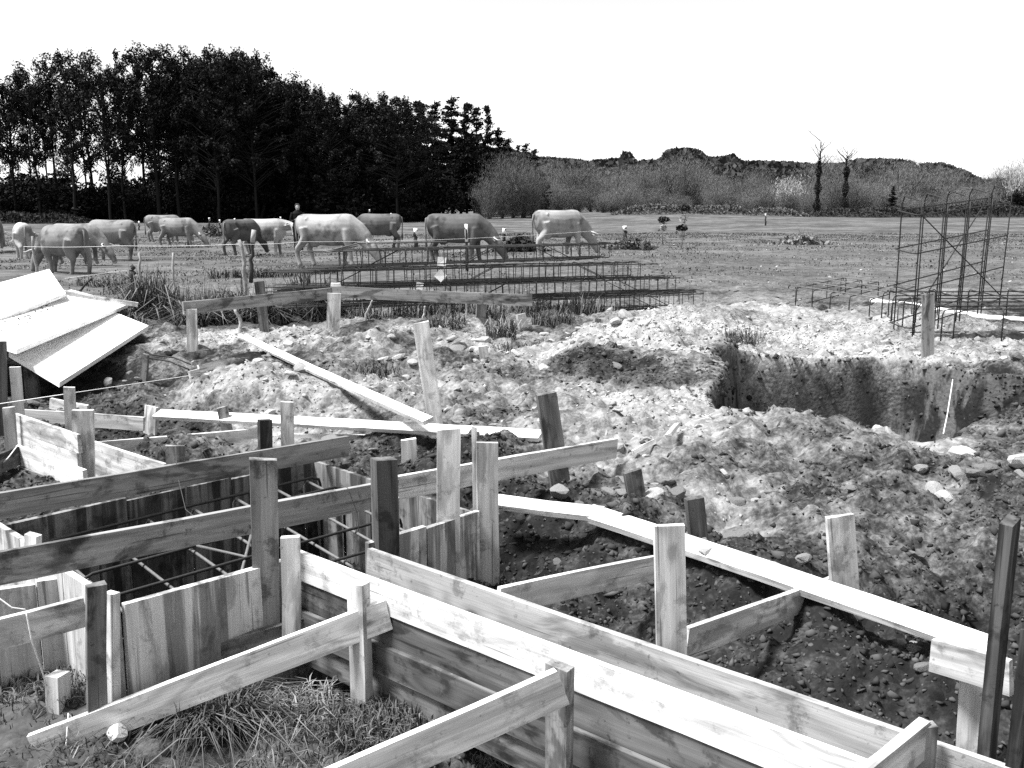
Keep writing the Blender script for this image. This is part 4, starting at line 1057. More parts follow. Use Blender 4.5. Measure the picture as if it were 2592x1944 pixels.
def tube_np(pts, r0, r1, n=6):
    pts = [Vector(p) for p in pts]; m = len(pts); V = []; T = []
    for i, p in enumerate(pts):
        t = (pts[min(i + 1, m - 1)] - pts[max(i - 1, 0)]).normalized(); u = Vector((1, 0, 0)) if abs(t.x) < .9 else Vector((0, 1, 0))
        a = (u - t * u.dot(t)).normalized(); b = t.cross(a); r = r0 + (r1 - r0) * i / (m - 1)
        for k in range(n):
            V.append(p + (a * math.cos(2 * math.pi * k / n) + b * math.sin(2 * math.pi * k / n)) * r)
    for i in range(m - 1):
        for k in range(n):
            q = (i * n + k, i * n + (k + 1) % n, (i + 1) * n + (k + 1) % n, (i + 1) * n + k); T += [(q[0], q[1], q[2]), (q[0], q[2], q[3])]
    return np.array([tuple(v) for v in V]), np.array(T), np.full(len(V), .5)
def eucalypt(seed, crown0=.42, wid=.15, dens=1.0):
    rng = np.random.default_rng(seed); q = random.Random(seed)
    tr = []; bend = [(0, 0, -.03), (q.uniform(-.01, .01), q.uniform(-.01, .01), .25), (q.uniform(-.02, .02), q.uniform(-.02, .02), .55), (q.uniform(-.03, .03), q.uniform(-.03, .03), .9)]
    tr.append(tube_np(bend, .011, .003))
    C = []; S_ = []
    n_cl = int(64 * dens)
    for i in range(n_cl):
        t = crown0 + (1 - crown0) * q.random() ** .75
        prof = math.sin(math.pi * min(1, max(0.05, (t - crown0 + .12) / (1.20 - crown0)))) ** .55
        an = q.random() * 2 * math.pi; rad = wid * prof * math.sqrt(q.random())
        c = np.array([math.cos(an) * rad + bend[2][0], math.sin(an) * rad + bend[2][1], t - .03])
        rx = q.uniform(.018, .055); rzz = q.uniform(.02, .06)
        m = int(q.uniform(50, 130))
        p = rng.normal(size=(m, 3)); p /= np.linalg.norm(p, axis=1)[:, None]; p *= rng.random(m)[:, None] ** .45
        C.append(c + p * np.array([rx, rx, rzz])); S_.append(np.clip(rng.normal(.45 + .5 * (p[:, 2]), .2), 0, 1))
        zz = max(.2, c[2] - q.uniform(.06, .14))
        tr.append(tube_np([(bend[2][0] * .6, bend[2][1] * .6, zz), tuple(c * np.array([.6, .6, 1]) + np.array([0, 0, -.03])), tuple(c)], .0035, .0012, 4))
    C = np.concatenate(C); S_ = np.concatenate(S_)
    k = cards(C, .0085, rng, 0, S_, .45)
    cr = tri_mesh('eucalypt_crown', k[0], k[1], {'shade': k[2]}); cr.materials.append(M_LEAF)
    t = join(tr); tm = tri_mesh('eucalypt_trunk', t[0], t[1], {'shade': t[2]}); tm.materials.append(M_TRUNK)
    return cr, tm
def conifer(seed, wid=.13, dens=1.0):
    rng = np.random.default_rng(seed); q = random.Random(seed)
    tr = [tube_np([(0, 0, -.03), (0, 0, .5), (q.uniform(-.01, .01), 0, .99)], .012, .002)]
    C = []; S_ = []
    t = .12
    while t < .99:
        r = (wid * (1 - t) ** .7 + .012) * q.uniform(.55, 1.25)
        for b in range(q.randint(4, 7)):
            an = q.random() * 2 * math.pi; L = r * q.uniform(.55, 1.15)
            m = max(8, int(70 * dens * L / wid))
            s = rng.random(m) ** .7
            p = np.stack([np.cos(an) * L * s, np.sin(an) * L * s, t + (q.uniform(-.04, .03)) * s + rng.normal(0, .006, m)], 1)
            p[:, :2] += rng.normal(0, .014, (m, 2))
            C.append(p); S_.append(np.clip(rng.normal(.5, .25, m), 0, 1))
            tr.append(tube_np([(0, 0, t), (math.cos(an) * L * .8, math.sin(an) * L * .8, t)], .0022, .0006, 3))
        t += q.uniform(.02, .06)
    C = np.concatenate(C); S_ = np.concatenate(S_)
    k = cards(C, .014, rng, 0, S_, .45)
    cr = tri_mesh('conifer_crown', k[0], k[1], {'shade': k[2]}); cr.materials.append(M_NEEDLE)
    t = join(tr); tm = tri_mesh('conifer_trunk', t[0], t[1], {'shade': t[2]}); tm.materials.append(M_TRUNK)
    return cr, tm
def bush(seed, n=2600, mat=None, leaf=.03):
    rng = np.random.default_rng(seed); q = random.Random(seed); C = []; S_ = []
    for i in range(16):
        an = q.random() * 6.28; rad = .36 * math.sqrt(q.random()); c = np.array([math.cos(an) * rad, math.sin(an) * rad, q.uniform(.12, .82) * (1 - rad * .8)])
        m = n // 16; p = rng.normal(size=(m, 3)); p /= np.linalg.norm(p, axis=1)[:, None]; p *= rng.random(m)[:, None] ** .4
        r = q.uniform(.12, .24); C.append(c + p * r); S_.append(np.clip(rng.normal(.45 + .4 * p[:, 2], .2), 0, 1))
    C = np.concatenate(C); C[:, 2] = np.abs(C[:, 2])
    k = cards(C, leaf, rng, 0, np.concatenate(S_), .5)
    cr = tri_mesh('bush_crown', k[0], k[1], {'shade': k[2]}); cr.materials.append(mat or M_LEAF)
    t = join([tube_np([(0, 0, -.05), (q.uniform(-.1, .1), q.uniform(-.1, .1), .4), (a, b, .75)], .02, .005, 5) for a, b in ((.15, .1), (-.2, .05), (.02, -.2))])
    tm = tri_mesh('bush_trunk', t[0], t[1], {'shade': t[2]}); tm.materials.append(M_TRUNK)
    return cr, tm
def bare_tree(seed, n=8000, mat=None, spread=.45, tw=.0020):
    """leafless multi-stemmed tree: stems, then clouds of fine twigs"""
    rng = np.random.default_rng(seed); q = random.Random(seed); tr = []; tips = []
    for i in range(q.randint(5, 8)):
        an = q.random() * 6.28; r = spread * q.uniform(.2, .8)
        a = Vector((q.uniform(-.04, .04), q.uniform(-.04, .04), -.03)); b = Vector((math.cos(an) * r * .5, math.sin(an) * r * .5, q.uniform(.35, .5))); c = Vector((math.cos(an) * r, math.sin(an) * r, q.uniform(.65, .95)))
        tr.append(tube_np([a, a.lerp(b, .5) + Vector((q.uniform(-.02, .02), 0, 0)), b, c], .011, .003, 5))
        for s in np.linspace(.15, 1, 12):
            p = (a.lerp(b, s * 2) if s < .5 else b.lerp(c, s * 2 - 1)); tips.append((p, s))
    P = []; D = []
    for i in range(n):
        p, s = q.choice(tips)
        rad = .05 + .10 * s
        P.append(np.array(p) + rng.normal(0, rad * .75, 3)); d = rng.normal(0, .55, 3); d[2] = abs(d[2]) + .5; D.append(d)
    P = np.array(P); P[:, 2] = np.clip(P[:, 2], .02, 1.0); D = np.array(D)
    k = twigs(P, D, rng.uniform(.04, .10, n), tw, rng)
    cr = tri_mesh('twig_crown', k[0], k[1], {'shade': k[2]}); cr.materials.append(mat or M_TWIG)
    t = join(tr); tm = tri_mesh('bare_trunk', t[0], t[1], {'shade': t[2]}); tm.materials.append(M_TRUNK)
    return cr, tm
EU = [eucalypt(i, *a) for i, a in enumerate(((.34, .18, .85), (.46, .20, .95), (.38, .16, .75), (.50, .22, .95), (.32, .19, .8), (.55, .11, .7)))]
EUL = [eucalypt(40 + i, .25, .27 + .03 * i, 2.2) for i in range(4)]
CO = [conifer(i + 20, w_, d_) for i, (w_, d_) in enumerate(((.15, 1.7), (.18, 1.8), (.22, 1.8)))]
BU = [bush(i + 60) for i in range(3)]
BT = [bare_tree(i + 80) for i in range(4)]
def tree(proto, u, vtop, d, label, cat, group, sx=1.0, name='tree', rot=None):
    top = pd(u, vtop, d); zb = H(top.x, d) - .1
    h = max(1.0, top.z - zb)
    e = empty(name, (top.x, d, zb), label, cat, group)
    e.scale = (h * sx, h * sx, h); e.rotation_euler = (0, 0, R.uniform(0, 6.28) if rot is None else rot)
    for nm, me in (('crown', proto[0]), ('trunk', proto[1])):
        o = bpy.data.objects.new(nm, me); COL.objects.link(o); o.parent = e
    return e
SKY = [(-200, 170), (0, 172), (40, 190), (75, 170), (110, 132), (160, 150), (205, 118), (250, 135), (300, 158), (340, 118), (370, 108), (430, 106), (490, 132), (530, 124), (600, 126), (640, 136), (680, 168), (740, 198), (770, 222), (800, 212), (830, 238), (880, 236), (905, 258), (960, 236), (1000, 250), (1035, 285)]
def skyv(u):
    for (a, va), (b, vb) in zip(SKY, SKY[1:]):
        if a <= u <= b: return va + (vb - va) * (u - a) / (b - a)
    return SKY[-1][1] if u > 0 else SKY[0][1]
gw = 'trees of the dark wood at left'
ORD = 'first second third fourth fifth sixth seventh eighth ninth tenth eleventh twelfth thirteenth fourteenth fifteenth sixteenth seventeenth eighteenth nineteenth twentieth twenty-first twenty-second twenty-third twenty-fourth'.split()
# front row: the crowns that make the skyline
for i, u in enumerate((-60, 10, 70, 112, 160, 205, 250, 292, 342, 378, 430, 488, 532, 580, 632, 682, 738, 800, 835, 880, 920, 962, 1000, 1036)):
    nm = ('at the left edge of the wood' if u < 60 else 'with sky gaps between the trunks' if u < 500 else 'in the dense middle of the wood' if u < 780 else 'at the lower right shoulder of the wood')
    pr = (EU[i % 5] if u < 480 else EUL[i % 4]) if u not in (800,) else EU[5]
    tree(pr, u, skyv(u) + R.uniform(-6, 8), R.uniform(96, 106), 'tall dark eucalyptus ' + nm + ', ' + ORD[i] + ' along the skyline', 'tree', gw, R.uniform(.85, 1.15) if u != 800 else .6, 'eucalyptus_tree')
for i in range(34):
    u = 470 + 17 * i + R.uniform(-8, 8)
    tree(R.choice(EUL), u, skyv(u) + R.uniform(25, 120), R.uniform(98, 128), 'dark eucalyptus tree standing inside the dense part of the wood', 'tree', gw, R.uniform(1.0, 1.4), 'eucalyptus_tree')
for i in range(11):
    u = -40 + 48 * i + R.uniform(-10, 10)
    tree(R.choice(EU[:5]), u, skyv(u) + R.uniform(20, 130), R.uniform(106, 120), 'slender dark eucalyptus tree behind the open left part of the wood', 'tree', gw, R.uniform(.7, .95), 'eucalyptus_tree')
# understorey that closes the foot of the wood
for i in range(80):
    u = -80 + 15 * i + R.uniform(-10, 10)
    v = (425 if u < 480 else 400) + R.uniform(-30, 60)
    tree(R.choice(BU), u, v, R.uniform(100, 124), 'dark bushy undergrowth at the foot of the wood', 'bush', 'undergrowth of the wood', R.uniform(.9, 1.5), 'undergrowth_bush')
# conifers on the right flank
for i, (u, v, sx, pr) in enumerate(((1060, 250, .9, 0), (1100, 250, 1.0, 1), (1142, 238, 1.0, 1), (1180, 256, .9, 0), (1204, 268, .9, 0), (1234, 262, .62, 0), (1262, 318, 1.2, 2), (1285, 345, 1.3, 2), (1030, 330, 1.3, 2), (1120, 360, 1.5, 2), (1200, 370, 1.5, 2), (1165, 340, 1.4, 2), (1330, 358, 1.0, 1), (1352, 372, 1.2, 2), (1310, 362, .8, 1))):
    tree(CO[pr], u, v, 112 + R.uniform(0, 14), 'dark conifer ' + ['first of the spired row right of the wood', 'second of the spired row right of the wood', 'tallest of the spired row right of the wood', 'fourth of the spired row, right of the tallest', 'narrow one beside the tallest spire', 'thin-topped one at the end of the spired row', 'low broad one at the right foot of the wood', 'low one where the bare trees begin', 'filling in left of the spired row', 'low one inside the spired row', 'low one at the right end of the spired row', 'broad one in the shadow of the row', 'small one standing above the bare trees', 'rightmost small one above the bare trees', 'small pale-gapped one right of the wood'][i], 'conifer', 'conifers right of the wood', sx * 1.25, 'conifer_tree')
# leafless trees of the hedgerow
gb = 'leafless trees of the hedgerow'
for i in range(58):
    u = 1225 + 24 * i + R.uniform(-10, 10)
    v = 425 + 18 * math.sin(u * .021) + R.uniform(-22, 26) + (15 if u > 2300 else 0)
    if 1930 < u < 2060: v += 40
    tree(R.choice(BT), u, v, R.uniform(128, 150), 'grey leafless hedgerow tree in the band below the far hill', 'tree', gb, R.uniform(.9, 1.5), 'bare_tree')
for i in range(30):
    u = 1240 + 46 * i + R.uniform(-12, 12)
    tree(R.choice(BT), u, 470 + R.uniform(-20, 30), R.uniform(124, 130), 'low leafless shrub at the foot of the hedgerow', 'shrub', 'shrubs of the hedgerow', R.uniform(1.2, 1.8), 'bare_shrub')
for i, (u, v) in enumerate(((1238, 440), (1268, 405), (1300, 392), (1325, 410), (1350, 425), (1215, 470))):
    tree(BT[i % 4], u, v, 106 + i, 'grey leafless tree overlapping the right foot of the dark wood', 'tree', 'leafless trees before the wood', 1.0, 'bare_tree')
BLT = bare_tree(99, 4200, M_BLOS, .5, .0045)
tree(BLT, 1995, 445, 126, 'pale blossoming shrub before the grey hedgerow', 'shrub', None, 1.15, 'blossom_shrub')
tree(BLT, 2585, 392, 130, 'pale blossoming tree at the right edge above the dark bush', 'tree', None, .7, 'blossom_tree')
tree(BU[0], 2582, 452, 122, 'dark bush at the right edge behind the upright cage', 'bush', None, .9, 'dark_bush')
tree(BU[1], 2520, 500, 124, 'low dark bush left of the bush at the right edge', 'bush', None, 1.3, 'dark_bush')
tree(CO[1], 2262, 468, 122, 'small lone conifer in front of the hedgerow', 'conifer', None, 1.2, 'conifer_tree')
# ivy-clad stump and the two tall bare trees
def ivy_tree(u, v0, v1, d, label, bare, wid):
    top = pd(u, v1, d); zb = H(top.x, d); h = top.z - zb
    e = empty('bare_tree', (top.x, d, zb), label, 'tree')
    rng = np.random.default_rng(int(u)); q = random.Random(int(u))
    tr = [tube_np([(0, 0, -.3), (q.uniform(-.1, .1), 0, h * .4), (q.uniform(-.15, .15), 0, h * .7), (q.uniform(-.2, .2), 0, h * .97)], .16, .03)]
    if bare:
        for i in range(16):
            z = h * q.uniform(.6, .98); an = q.random() * 6.28; L = h * q.uniform(.05, .16)
            a = Vector((0, 0, z)); b = a + Vector((math.cos(an) * L, math.sin(an) * L, L * .8)); c = b + Vector((math.cos(an) * L * .5, q.uniform(-.2, .2), L * .6))
            tr.append(tube_np([a, b, c], .05, .012, 4)); tr.append(tube_np([b, b + Vector((q.uniform(-.5, .5), q.uniform(-.5, .5), .7))], .025, .008, 4))
    t = join(tr); link('trunk', tri_mesh('trunk', t[0], t[1], {'shade': t[2]}), M_TRUNK, e, Matrix.Translation((top.x, d, zb)))
    n = 2200; zz = rng.random(n) * h * (.72 if bare else .98); an = rng.random(n) * 6.28; rr = wid * rng.random(n) ** .5 * (1 + .5 * np.sin(zz * 3.1 + u)) * (1 - .3 * zz / h)
    C = np.stack([np.cos(an) * rr, np.sin(an) * rr, zz], 1); k = cards(C, .10, rng, 0, None, .6)
    link('ivy', tri_mesh('ivy', k[0], k[1], {'shade': k[2]}), M_IVY, e, Matrix.Translation((top.x, d, zb)))
ivy_tree(2077, 530, 352, 124, 'tall thin bare tree with ivied trunk, left of its twin', True, .38)
ivy_tree(2146, 530, 375, 124, 'tall thin leaning bare tree with ivied trunk, right of its twin', True, .36)
ivy_tree(1373, 540, 455, 112, 'dark ivy-covered stump behind the rightmost cow', False, .75)
# far wooded ridge
rng = np.random.default_rng(5)
n = 46000
fu = rng.uniform(1150, 2680, n); fd = rng.uniform(235, 420, n)
RID = [(1150, 372), (1300, 385), (1350, 400), (1400, 405), (1450, 408), (1480, 412), (1560, 405), (1575, 388), (1590, 395), (1605, 412), (1660, 408), (1680, 385), (1720, 380), (1760, 384), (1780, 402), (1800, 402), (1845, 396), (1860, 412), (1990, 414), (2040, 420), (2100, 418), (2150, 408), (2200, 406), (2280, 410), (2300, 425), (2310, 418), (2360, 416), (2420, 436), (2440, 448), (2460, 456), (2600, 456), (2680, 450)]
ru = np.array([a for a, b in RID]); rv = np.array([b for a, b in RID])
vt = np.interp(fu, ru, rv)
dd = fd
zt = CAMZ + (530 - vt) / F * 330.0                      # ridge tops as seen at 330 m
fx_ = (fu - CX) / F * dd
hz = terrain(fx_, dd)[0]
k = rng.random(n) ** .6
zz = hz + np.maximum(1.0, (CAMZ + (zt - CAMZ) * dd / 330.0) - hz) * (k * .98 + .02)
crown = 6 * fbm(fx_, dd, 9, 2, 300)
zz = zz - np.abs(crown) * .35
kk = cards(np.stack([fx_, dd, zz], 1), .75, rng, 0, np.clip(rng.normal(.5, .22, n), 0, 1), .7)
struct(link('far_wood', tri_mesh('far_wood', kk[0], kk[1], {'shade': kk[2]}), M_FAR), 'stuff')['label'] = 'dark far wood covering the distant ridge'
# hedge banks at the field edge
def bank(name, u0, u1, vt, vb, d, label, mat, seed):
    rng = np.random.default_rng(seed); n = int((u1 - u0) * 14)
    u = rng.uniform(u0, u1, n); x = (u - CX) / F * d; env = np.clip(np.minimum((u - u0) / 60, (u1 - u) / 60), 0, 1)
    hh = (vb - vt) / F * d * (env ** .5) * (.6 + .8 * (fbm(u, u * 0, 70, 3, seed) + .5))
    y = d + rng.normal(0, .9, n); z0 = terrain(x, y)[0]
    z = z0 + hh * rng.random(n) ** .5
    k = cards(np.stack([x, y, z], 1), .16, rng, .4, None, .45)
    xs = np.linspace((u0 - CX) / F * d, (u1 - CX) / F * d, 60); V = []; T = []
    for i, xx in enumerate(xs):
        e = min(i, 59 - i) / 8; h_ = (vb - vt) / F * d * .55 * min(1, e); zb = H(xx, d)
        V += [(xx, d - 1.4, zb - .1), (xx, d - .5, zb + h_ * .8), (xx, d + .5, zb + h_), (xx, d + 1.5, zb - .1)]
    for i in range(59):
        for j in range(3):
            a = 4 * i + j; T += [(a, a + 4, a + 5), (a, a + 5, a + 1)]
    m = join([k, (np.array(V), np.array(T), np.full(len(V), .4))])
    tag(link(name, tri_mesh(name, m[0], m[1], {'shade': m[2]}), mat), label, 'hedge bank')
bank('hedge_bank', 1545, 2035, 532, 550, 117, 'pale grassy bank at the field edge below the hedgerow', simple('pale_bank', .10, 2, .4, .9, 0, .1, 0, 'shade', .6), 3)
bank('hedge_bank', 2040, 2720, 522, 550, 119, 'dark brushy bank at the field edge behind the upright cage', simple('dark_bank', .04, 2, .4, .9, 0, .1, 0, 'shade', .6), 4)
bank('hedge_bank', -80, 240, 552, 574, 93, 'dark low bank along the foot of the wood at left', simple('dark_bank_left', .03, 2, .4, .9, 0, .1, 0, 'shade', .6), 5)
# ================================================================== STONES, CLODS, GRASS
ICO_T = np.array([(0, 11, 5), (0, 5, 1), (0, 1, 7), (0, 7, 10), (0, 10, 11), (1, 5, 9), (5, 11, 4), (11, 10, 2), (10, 7, 6), (7, 1, 8), (3, 9, 4), (3, 4, 2), (3, 2, 6), (3, 6, 8), (3, 8, 9), (4, 9, 5), (2, 4, 11), (6, 2, 10), (8, 6, 7), (9, 8, 1)])
_t = (1 + 5 ** .5) / 2
ICO_V = np.array([(-1, _t, 0), (1, _t, 0), (-1, -_t, 0), (1, -_t, 0), (0, -1, _t), (0, 1, _t), (0, -1, -_t), (0, 1, -_t), (_t, 0, -1), (_t, 0, 1), (-_t, 0, -1), (-_t, 0, 1)], float)
ICO_V /= np.linalg.norm(ICO_V[0])
def stones_np(x, y, z, r, rng, flat=.6, jit=.28):
    n = len(x)
    V = ICO_V[None] * (1 + rng.uniform(-jit, jit, (n, 12, 1)))
    V = V * np.stack([rng.uniform(.7, 1.3, n), rng.uniform(.7, 1.3, n), rng.uniform(.6, 1.1, n) * flat], 1)[:, None, :]
    # random tilt + yaw
    a = rng.uniform(0, 6.28, n); b = rng.normal(0, .5, n)
    ca, sa_, cb, sb_ = np.cos(a), np.sin(a), np.cos(b), np.sin(b)
    X, Y, Z = V[..., 0], V[..., 1], V[..., 2]
    Y2 = Y * cb[:, None] - Z * sb_[:, None]; Z2 = Y * sb_[:, None] + Z * cb[:, None]
    X3 = X * ca[:, None] - Y2 * sa_[:, None]; Y3 = X * sa_[:, None] + Y2 * ca[:, None]
    V = np.stack([X3, Y3, Z2], -1) * r[:, None, None] + np.stack([x, y, z], 1)[:, None, :]
    T = (ICO_T[None] + (np.arange(n) * 12)[:, None, None]).reshape(-1, 3)
    return V.reshape(-1, 3), T
OCT_V = np.array([(1, 0, 0), (-1, 0, 0), (0, 1, 0), (0, -1, 0), (0, 0, 1), (0, 0, -1)], float)
OCT_T = np.array([(0, 2, 4), (2, 1, 4), (1, 3, 4), (3, 0, 4), (2, 0, 5), (1, 2, 5), (3, 1, 5), (0, 3, 5)])
def shards_np(x, y, z, r, rng, flat=.6):
    n = len(x)
    V = OCT_V[None] * rng.uniform(.55, 1.35, (n, 6, 1)) + rng.normal(0, .22, (n, 6, 3))
    V = V * np.stack([rng.uniform(.7, 1.4, n), rng.uniform(.7, 1.2, n), rng.uniform(.6, 1.1, n) * flat], 1)[:, None, :]
    a = rng.uniform(0, 6.28, n); b = rng.normal(0, .6, n)
    ca, sa_, cb, sb_ = np.cos(a), np.sin(a), np.cos(b), np.sin(b)
    X, Y, Z = V[..., 0], V[..., 1], V[..., 2]
    Y2 = Y * cb[:, None] - Z * sb_[:, None]; Z2 = Y * sb_[:, None] + Z * cb[:, None]
    X3 = X * ca[:, None] - Y2 * sa_[:, None]; Y3 = X * sa_[:, None] + Y2 * ca[:, None]
    V = np.stack([X3, Y3, Z2], -1) * r[:, None, None] + np.stack([x, y, z], 1)[:, None, :]
    T = (OCT_T[None] + (np.arange(n) * 6)[:, None, None]).reshape(-1, 3)
    return V.reshape(-1, 3), T
def pix(x, y, z):
    D = y * _c + (CAMZ - z) * _s; up = y * _s + (z - CAMZ) * _c
    return CX + F * x / D, CY - F * up / D
def scatter(n, rng, y0, y1, xr=.62):
    """points spread evenly on the ground inside the widened view"""
    y = np.sqrt(rng.uniform(y0 * y0, y1 * y1, n)); x = rng.uniform(-xr, xr, n) * (y + .6)
    z, pa, gr = terrain(x, y)
    return x, y, z, pa, gr
# gravel on the pale rubble (uncountable)
rng = np.random.default_rng(21)
x, y, z, pa, gr = scatter(200000, rng, 3.6, 13.5)
sl = np.abs(terrain(x, y + .05)[0] - z)
keep = (rng.random(len(x)) < np.clip((pa - .42) * 1.3, .0, .75)) & (z > -.35) & (gr < .6) & (sl < .07) & (sdf_poly(x, y, PIT) > .06)
x, y, z, pa = x[keep], y[keep], z[keep], pa[keep]
r = rng.gamma(1.4, .0052, len(x)) + .004; r = np.minimum(r, .045)
V, T = shards_np(x, y, z - r * .05, r, rng, .55)
sh = np.repeat(np.clip(rng.normal(.15 + .6 * pa, .2), 0, 1), 6)
struct(link('gravel', tri_mesh('gravel', V, T, {'shade': sh}), M_GRAVEL), 'stuff')['label'] = 'loose pale gravel and rubble over the heaps'
# dark soil crumbs
x, y, z, pa, gr = scatter(130000, rng, 2.6, 9.0)
keep = (rng.random(len(x)) < np.clip(.8 - pa * 2.0, .02, .9)) & (gr < .75) & (z > -.6)
x, y, z, pa = x[keep], y[keep], z[keep], pa[keep]
r = rng.gamma(1.6, .0045, len(x)) + .004; r = np.minimum(r, .035)
V, T = shards_np(x, y, z - r * .1, r, rng, .8)
struct(link('soil_crumbs', tri_mesh('soil_crumbs', V, T, {'shade': np.repeat(rng.random(len(x)), 6)}), M_CLOD), 'stuff')['label'] = 'dark crumbly soil clods around the trenches'
# stones in the stony field
x, y, z, pa, gr = scatter(20000, rng, 13, 48, .6)
keep = (rng.random(len(x)) < np.clip((pa - .28) * 4, 0, .6)) & (x > -3 - y * .02)
x, y, z, pa = x[keep], y[keep], z[keep], pa[keep]
r = rng.gamma(1.2, .011, len(x)) + .007
V, T = stones_np(x, y, z - r * .1, r, rng)
struct(link('field_stones', tri_mesh('field_stones', V, T, {'shade': np.repeat(np.clip(rng.normal(.32, .25, len(x)), 0, 1), 12)}), M_GRAVEL), 'stuff')['label'] = 'small pale stones strewn over the ploughed field'
# single stones, parts of the ground
def rock_mesh(seed, sub=1, flat=.65):
    import bmesh
    bm = bmesh.new(); bmesh.ops.create_icosphere(bm, subdivisions=2, radius=1)
    q = random.Random(seed)
    pl_ = [(Vector((q.gauss(0, 1), q.gauss(0, 1), q.gauss(0, 1))).normalized(), q.uniform(.55, .85)) for _ in range(7)]
    for v in bm.verts:
        for nn, dd_ in pl_:
            e_ = v.co.dot(nn) - dd_
            if e_ > 0: v.co -= nn * e_ * .9
        v.co *= q.uniform(.95, 1.05)
    for v in bm.verts: v.co.z *= flat
    if sub:
        bmesh.ops.bisect_plane(bm, geom=bm.verts[:] + bm.edges[:] + bm.faces[:], plane_co=(0, 0, flat * .62), plane_no=(q.uniform(-.3, .3), q.uniform(-.3, .3), 1), clear_outer=True)
        bmesh.ops.holes_fill(bm, edges=bm.edges[:])
    me = bpy.data.meshes.new('rock'); bm.to_mesh(me); bm.free(); return me
ROCK = [rock_mesh(i) for i in range(6)] + [rock_mesh(10 + i, 0) for i in range(4)]
ROCKD = [m.copy() for m in ROCK]
for m in ROCK: m.materials.append(M_STONE)
for m in ROCKD: m.materials.append(M_STONED)
def rock(p, r, dark, parent=None, sq=None):
    me = R.choice(ROCKD if dark else ROCK)
    o = bpy.data.objects.new('stone', me); COL.objects.link(o); o.parent = parent
    o.location = p; o.rotation_euler = (R.uniform(-.4, .4), R.uniform(-.4, .4), R.uniform(0, 6.28))
    s = sq or (R.uniform(.8, 1.3), R.uniform(.7, 1.1), R.uniform(.6, 1.0)); o.scale = tuple(r * k for k in s)
    return o
x, y, z, pa, gr = scatter(2600, rng, 3.4, 11.5)
cnt = 0
for i in range(len(x)):
    if cnt >= 210: break
    if np.hypot(x[i] - (RP0.x + RP1.x) / 2, y[i] - (RP0.y + RP1.y) / 2) < .0 or gr[i] > .4 or z[i] < -.4 or pa[i] < .07: continue
    u, v = pix(x[i], y[i], z[i])
    if not (0 < u < 2592 and v < 1900): continue
    if u < 760 and v > 1100: continue
    if sdf_poly(np.array([x[i]]), np.array([y[i]]), PIT)[0] < .3: continue
    r = min(.11, .028 + rng.gamma(1.6, .014)) * (1.0 if y[i] > 5 else .8)
    rock((x[i], y[i], z[i] + r * .15), r, pa[i] < .3, ground); cnt += 1
for (u, v, zz, rp, dark) in ((1545, 1205, .10, 26, 1), (1500, 1222, .05, 32, 1), (1415, 1330, -.1, 34, 1), (1465, 1335, -.1, 26, 1), (1620, 1265, .06, 22, 0), (1745, 1130, .13, 18, 1), (1860, 1420, -.12, 42, 1), (1690, 1225, .08, 20, 1), (1960, 1535, -.18, 34, 1), (2300, 1720, -.36, 26, 1), (2085, 1235, .08, 26, 0), (2365, 1225, .08, 30, 0), (2330, 1190, .09, 26, 1), (2440, 1140, .12, 34, 0), (2390, 1240, .07, 30, 0), (2160, 1225, .07, 22, 1), (1860, 1245, .06, 26, 1), (1580, 1180, .12, 26, 1), (2030, 1490, -.12, 24, 1), (2220, 1110, .12, 26, 0)):
    p = pz(u, v, zz); p.z = H(p.x, p.y) + .01
    rock(p, rp * depth(p) / F, dark, ground)
def big_rock(u, v, zz, rp, label, dark, sq):
    p = pz(u, v, zz); p.z = H(p.x, p.y) + .02
    o = rock(p, rp * depth(p) / F, dark, None, sq); o.name = 'rock'; tag(o, label, 'rock', 'single rocks')
big_rock(1655, 1268, .06, 34, 'bright white rock beside the short grey leaning peg', 0, (1.3, .8, .7))
big_rock(298, 1896, -.30, 36, 'rounded stone under the near brace by the grass tuft', 0, (1, .8, 1.1))
big_rock(290, 1772, -.22, 46, 'pale pointed rock behind the near brace', 0, (.9, .7, 1.2))
big_rock(1790, 1420, .0, 34, 'pale slab-like stone under the flat plank', 0, (1.4, .7, .7))
big_rock(2580, 1195, .1, 34, 'large pale block at the right edge of the stony bank', 0, (1, .8, 1.1))
big_rock(345, 1000, -.05, 26, 'grey stone behind the short wide peg', 1, (1.3, .8, .9))
big_rock(1715, 1265, .05, 24, 'dark square stone right of the white rock', 1, (1, 1, 1))

# ------------------------------------------------ grass
def blades_np(x, y, z, h, wd, lean, rng):
    n = len(x); a = rng.uniform(0, 6.28, n); dx, dy = np.cos(a), np.sin(a)
    l = np.abs(rng.normal(0, lean, n)) + .08
    b = np.stack([x, y, z], 1); side = np.stack([-dy, dx, 0 * dx], 1) * wd[:, None]; out_ = np.stack([dx, dy, 0 * dx], 1)
    upv = np.array([0, 0, 1.0])
    m = b + upv * (h * .6)[:, None] + out_ * (h * l * .35)[:, None]
    t = b + upv * (h * np.clip(1 - .45 * l, .1, 1))[:, None] + out_ * (h * l)[:, None]
    V = np.stack([b - side, b + side, m + side * .75, m - side * .75, t], 1).reshape(-1, 3)
    i = np.arange(n) * 5
    T = np.stack([np.stack([i, i + 1, i + 2], 1), np.stack([i, i + 2, i + 3], 1), np.stack([i + 3, i + 2, i + 4], 1)], 1).reshape(-1, 3)
    return V, T
x, y, z, pa, gr = scatter(90000, rng, 2.5, 5.2, .62)
cl = fbm(x, y, .22, 3, 400) + .5
keep = (gr > .35) & (rng.random(len(x)) < gr * np.clip(cl * 1.7 - .45, .04, 1)) & (z > -.45)
x, y, z = x[keep], y[keep], z[keep]; cl = cl[keep]
h = rng.uniform(.02, .06, len(x)) * (.5 + cl)
V, T = blades_np(x, y, z - .005, h, rng.uniform(.0014, .003, len(x)), .9, rng)
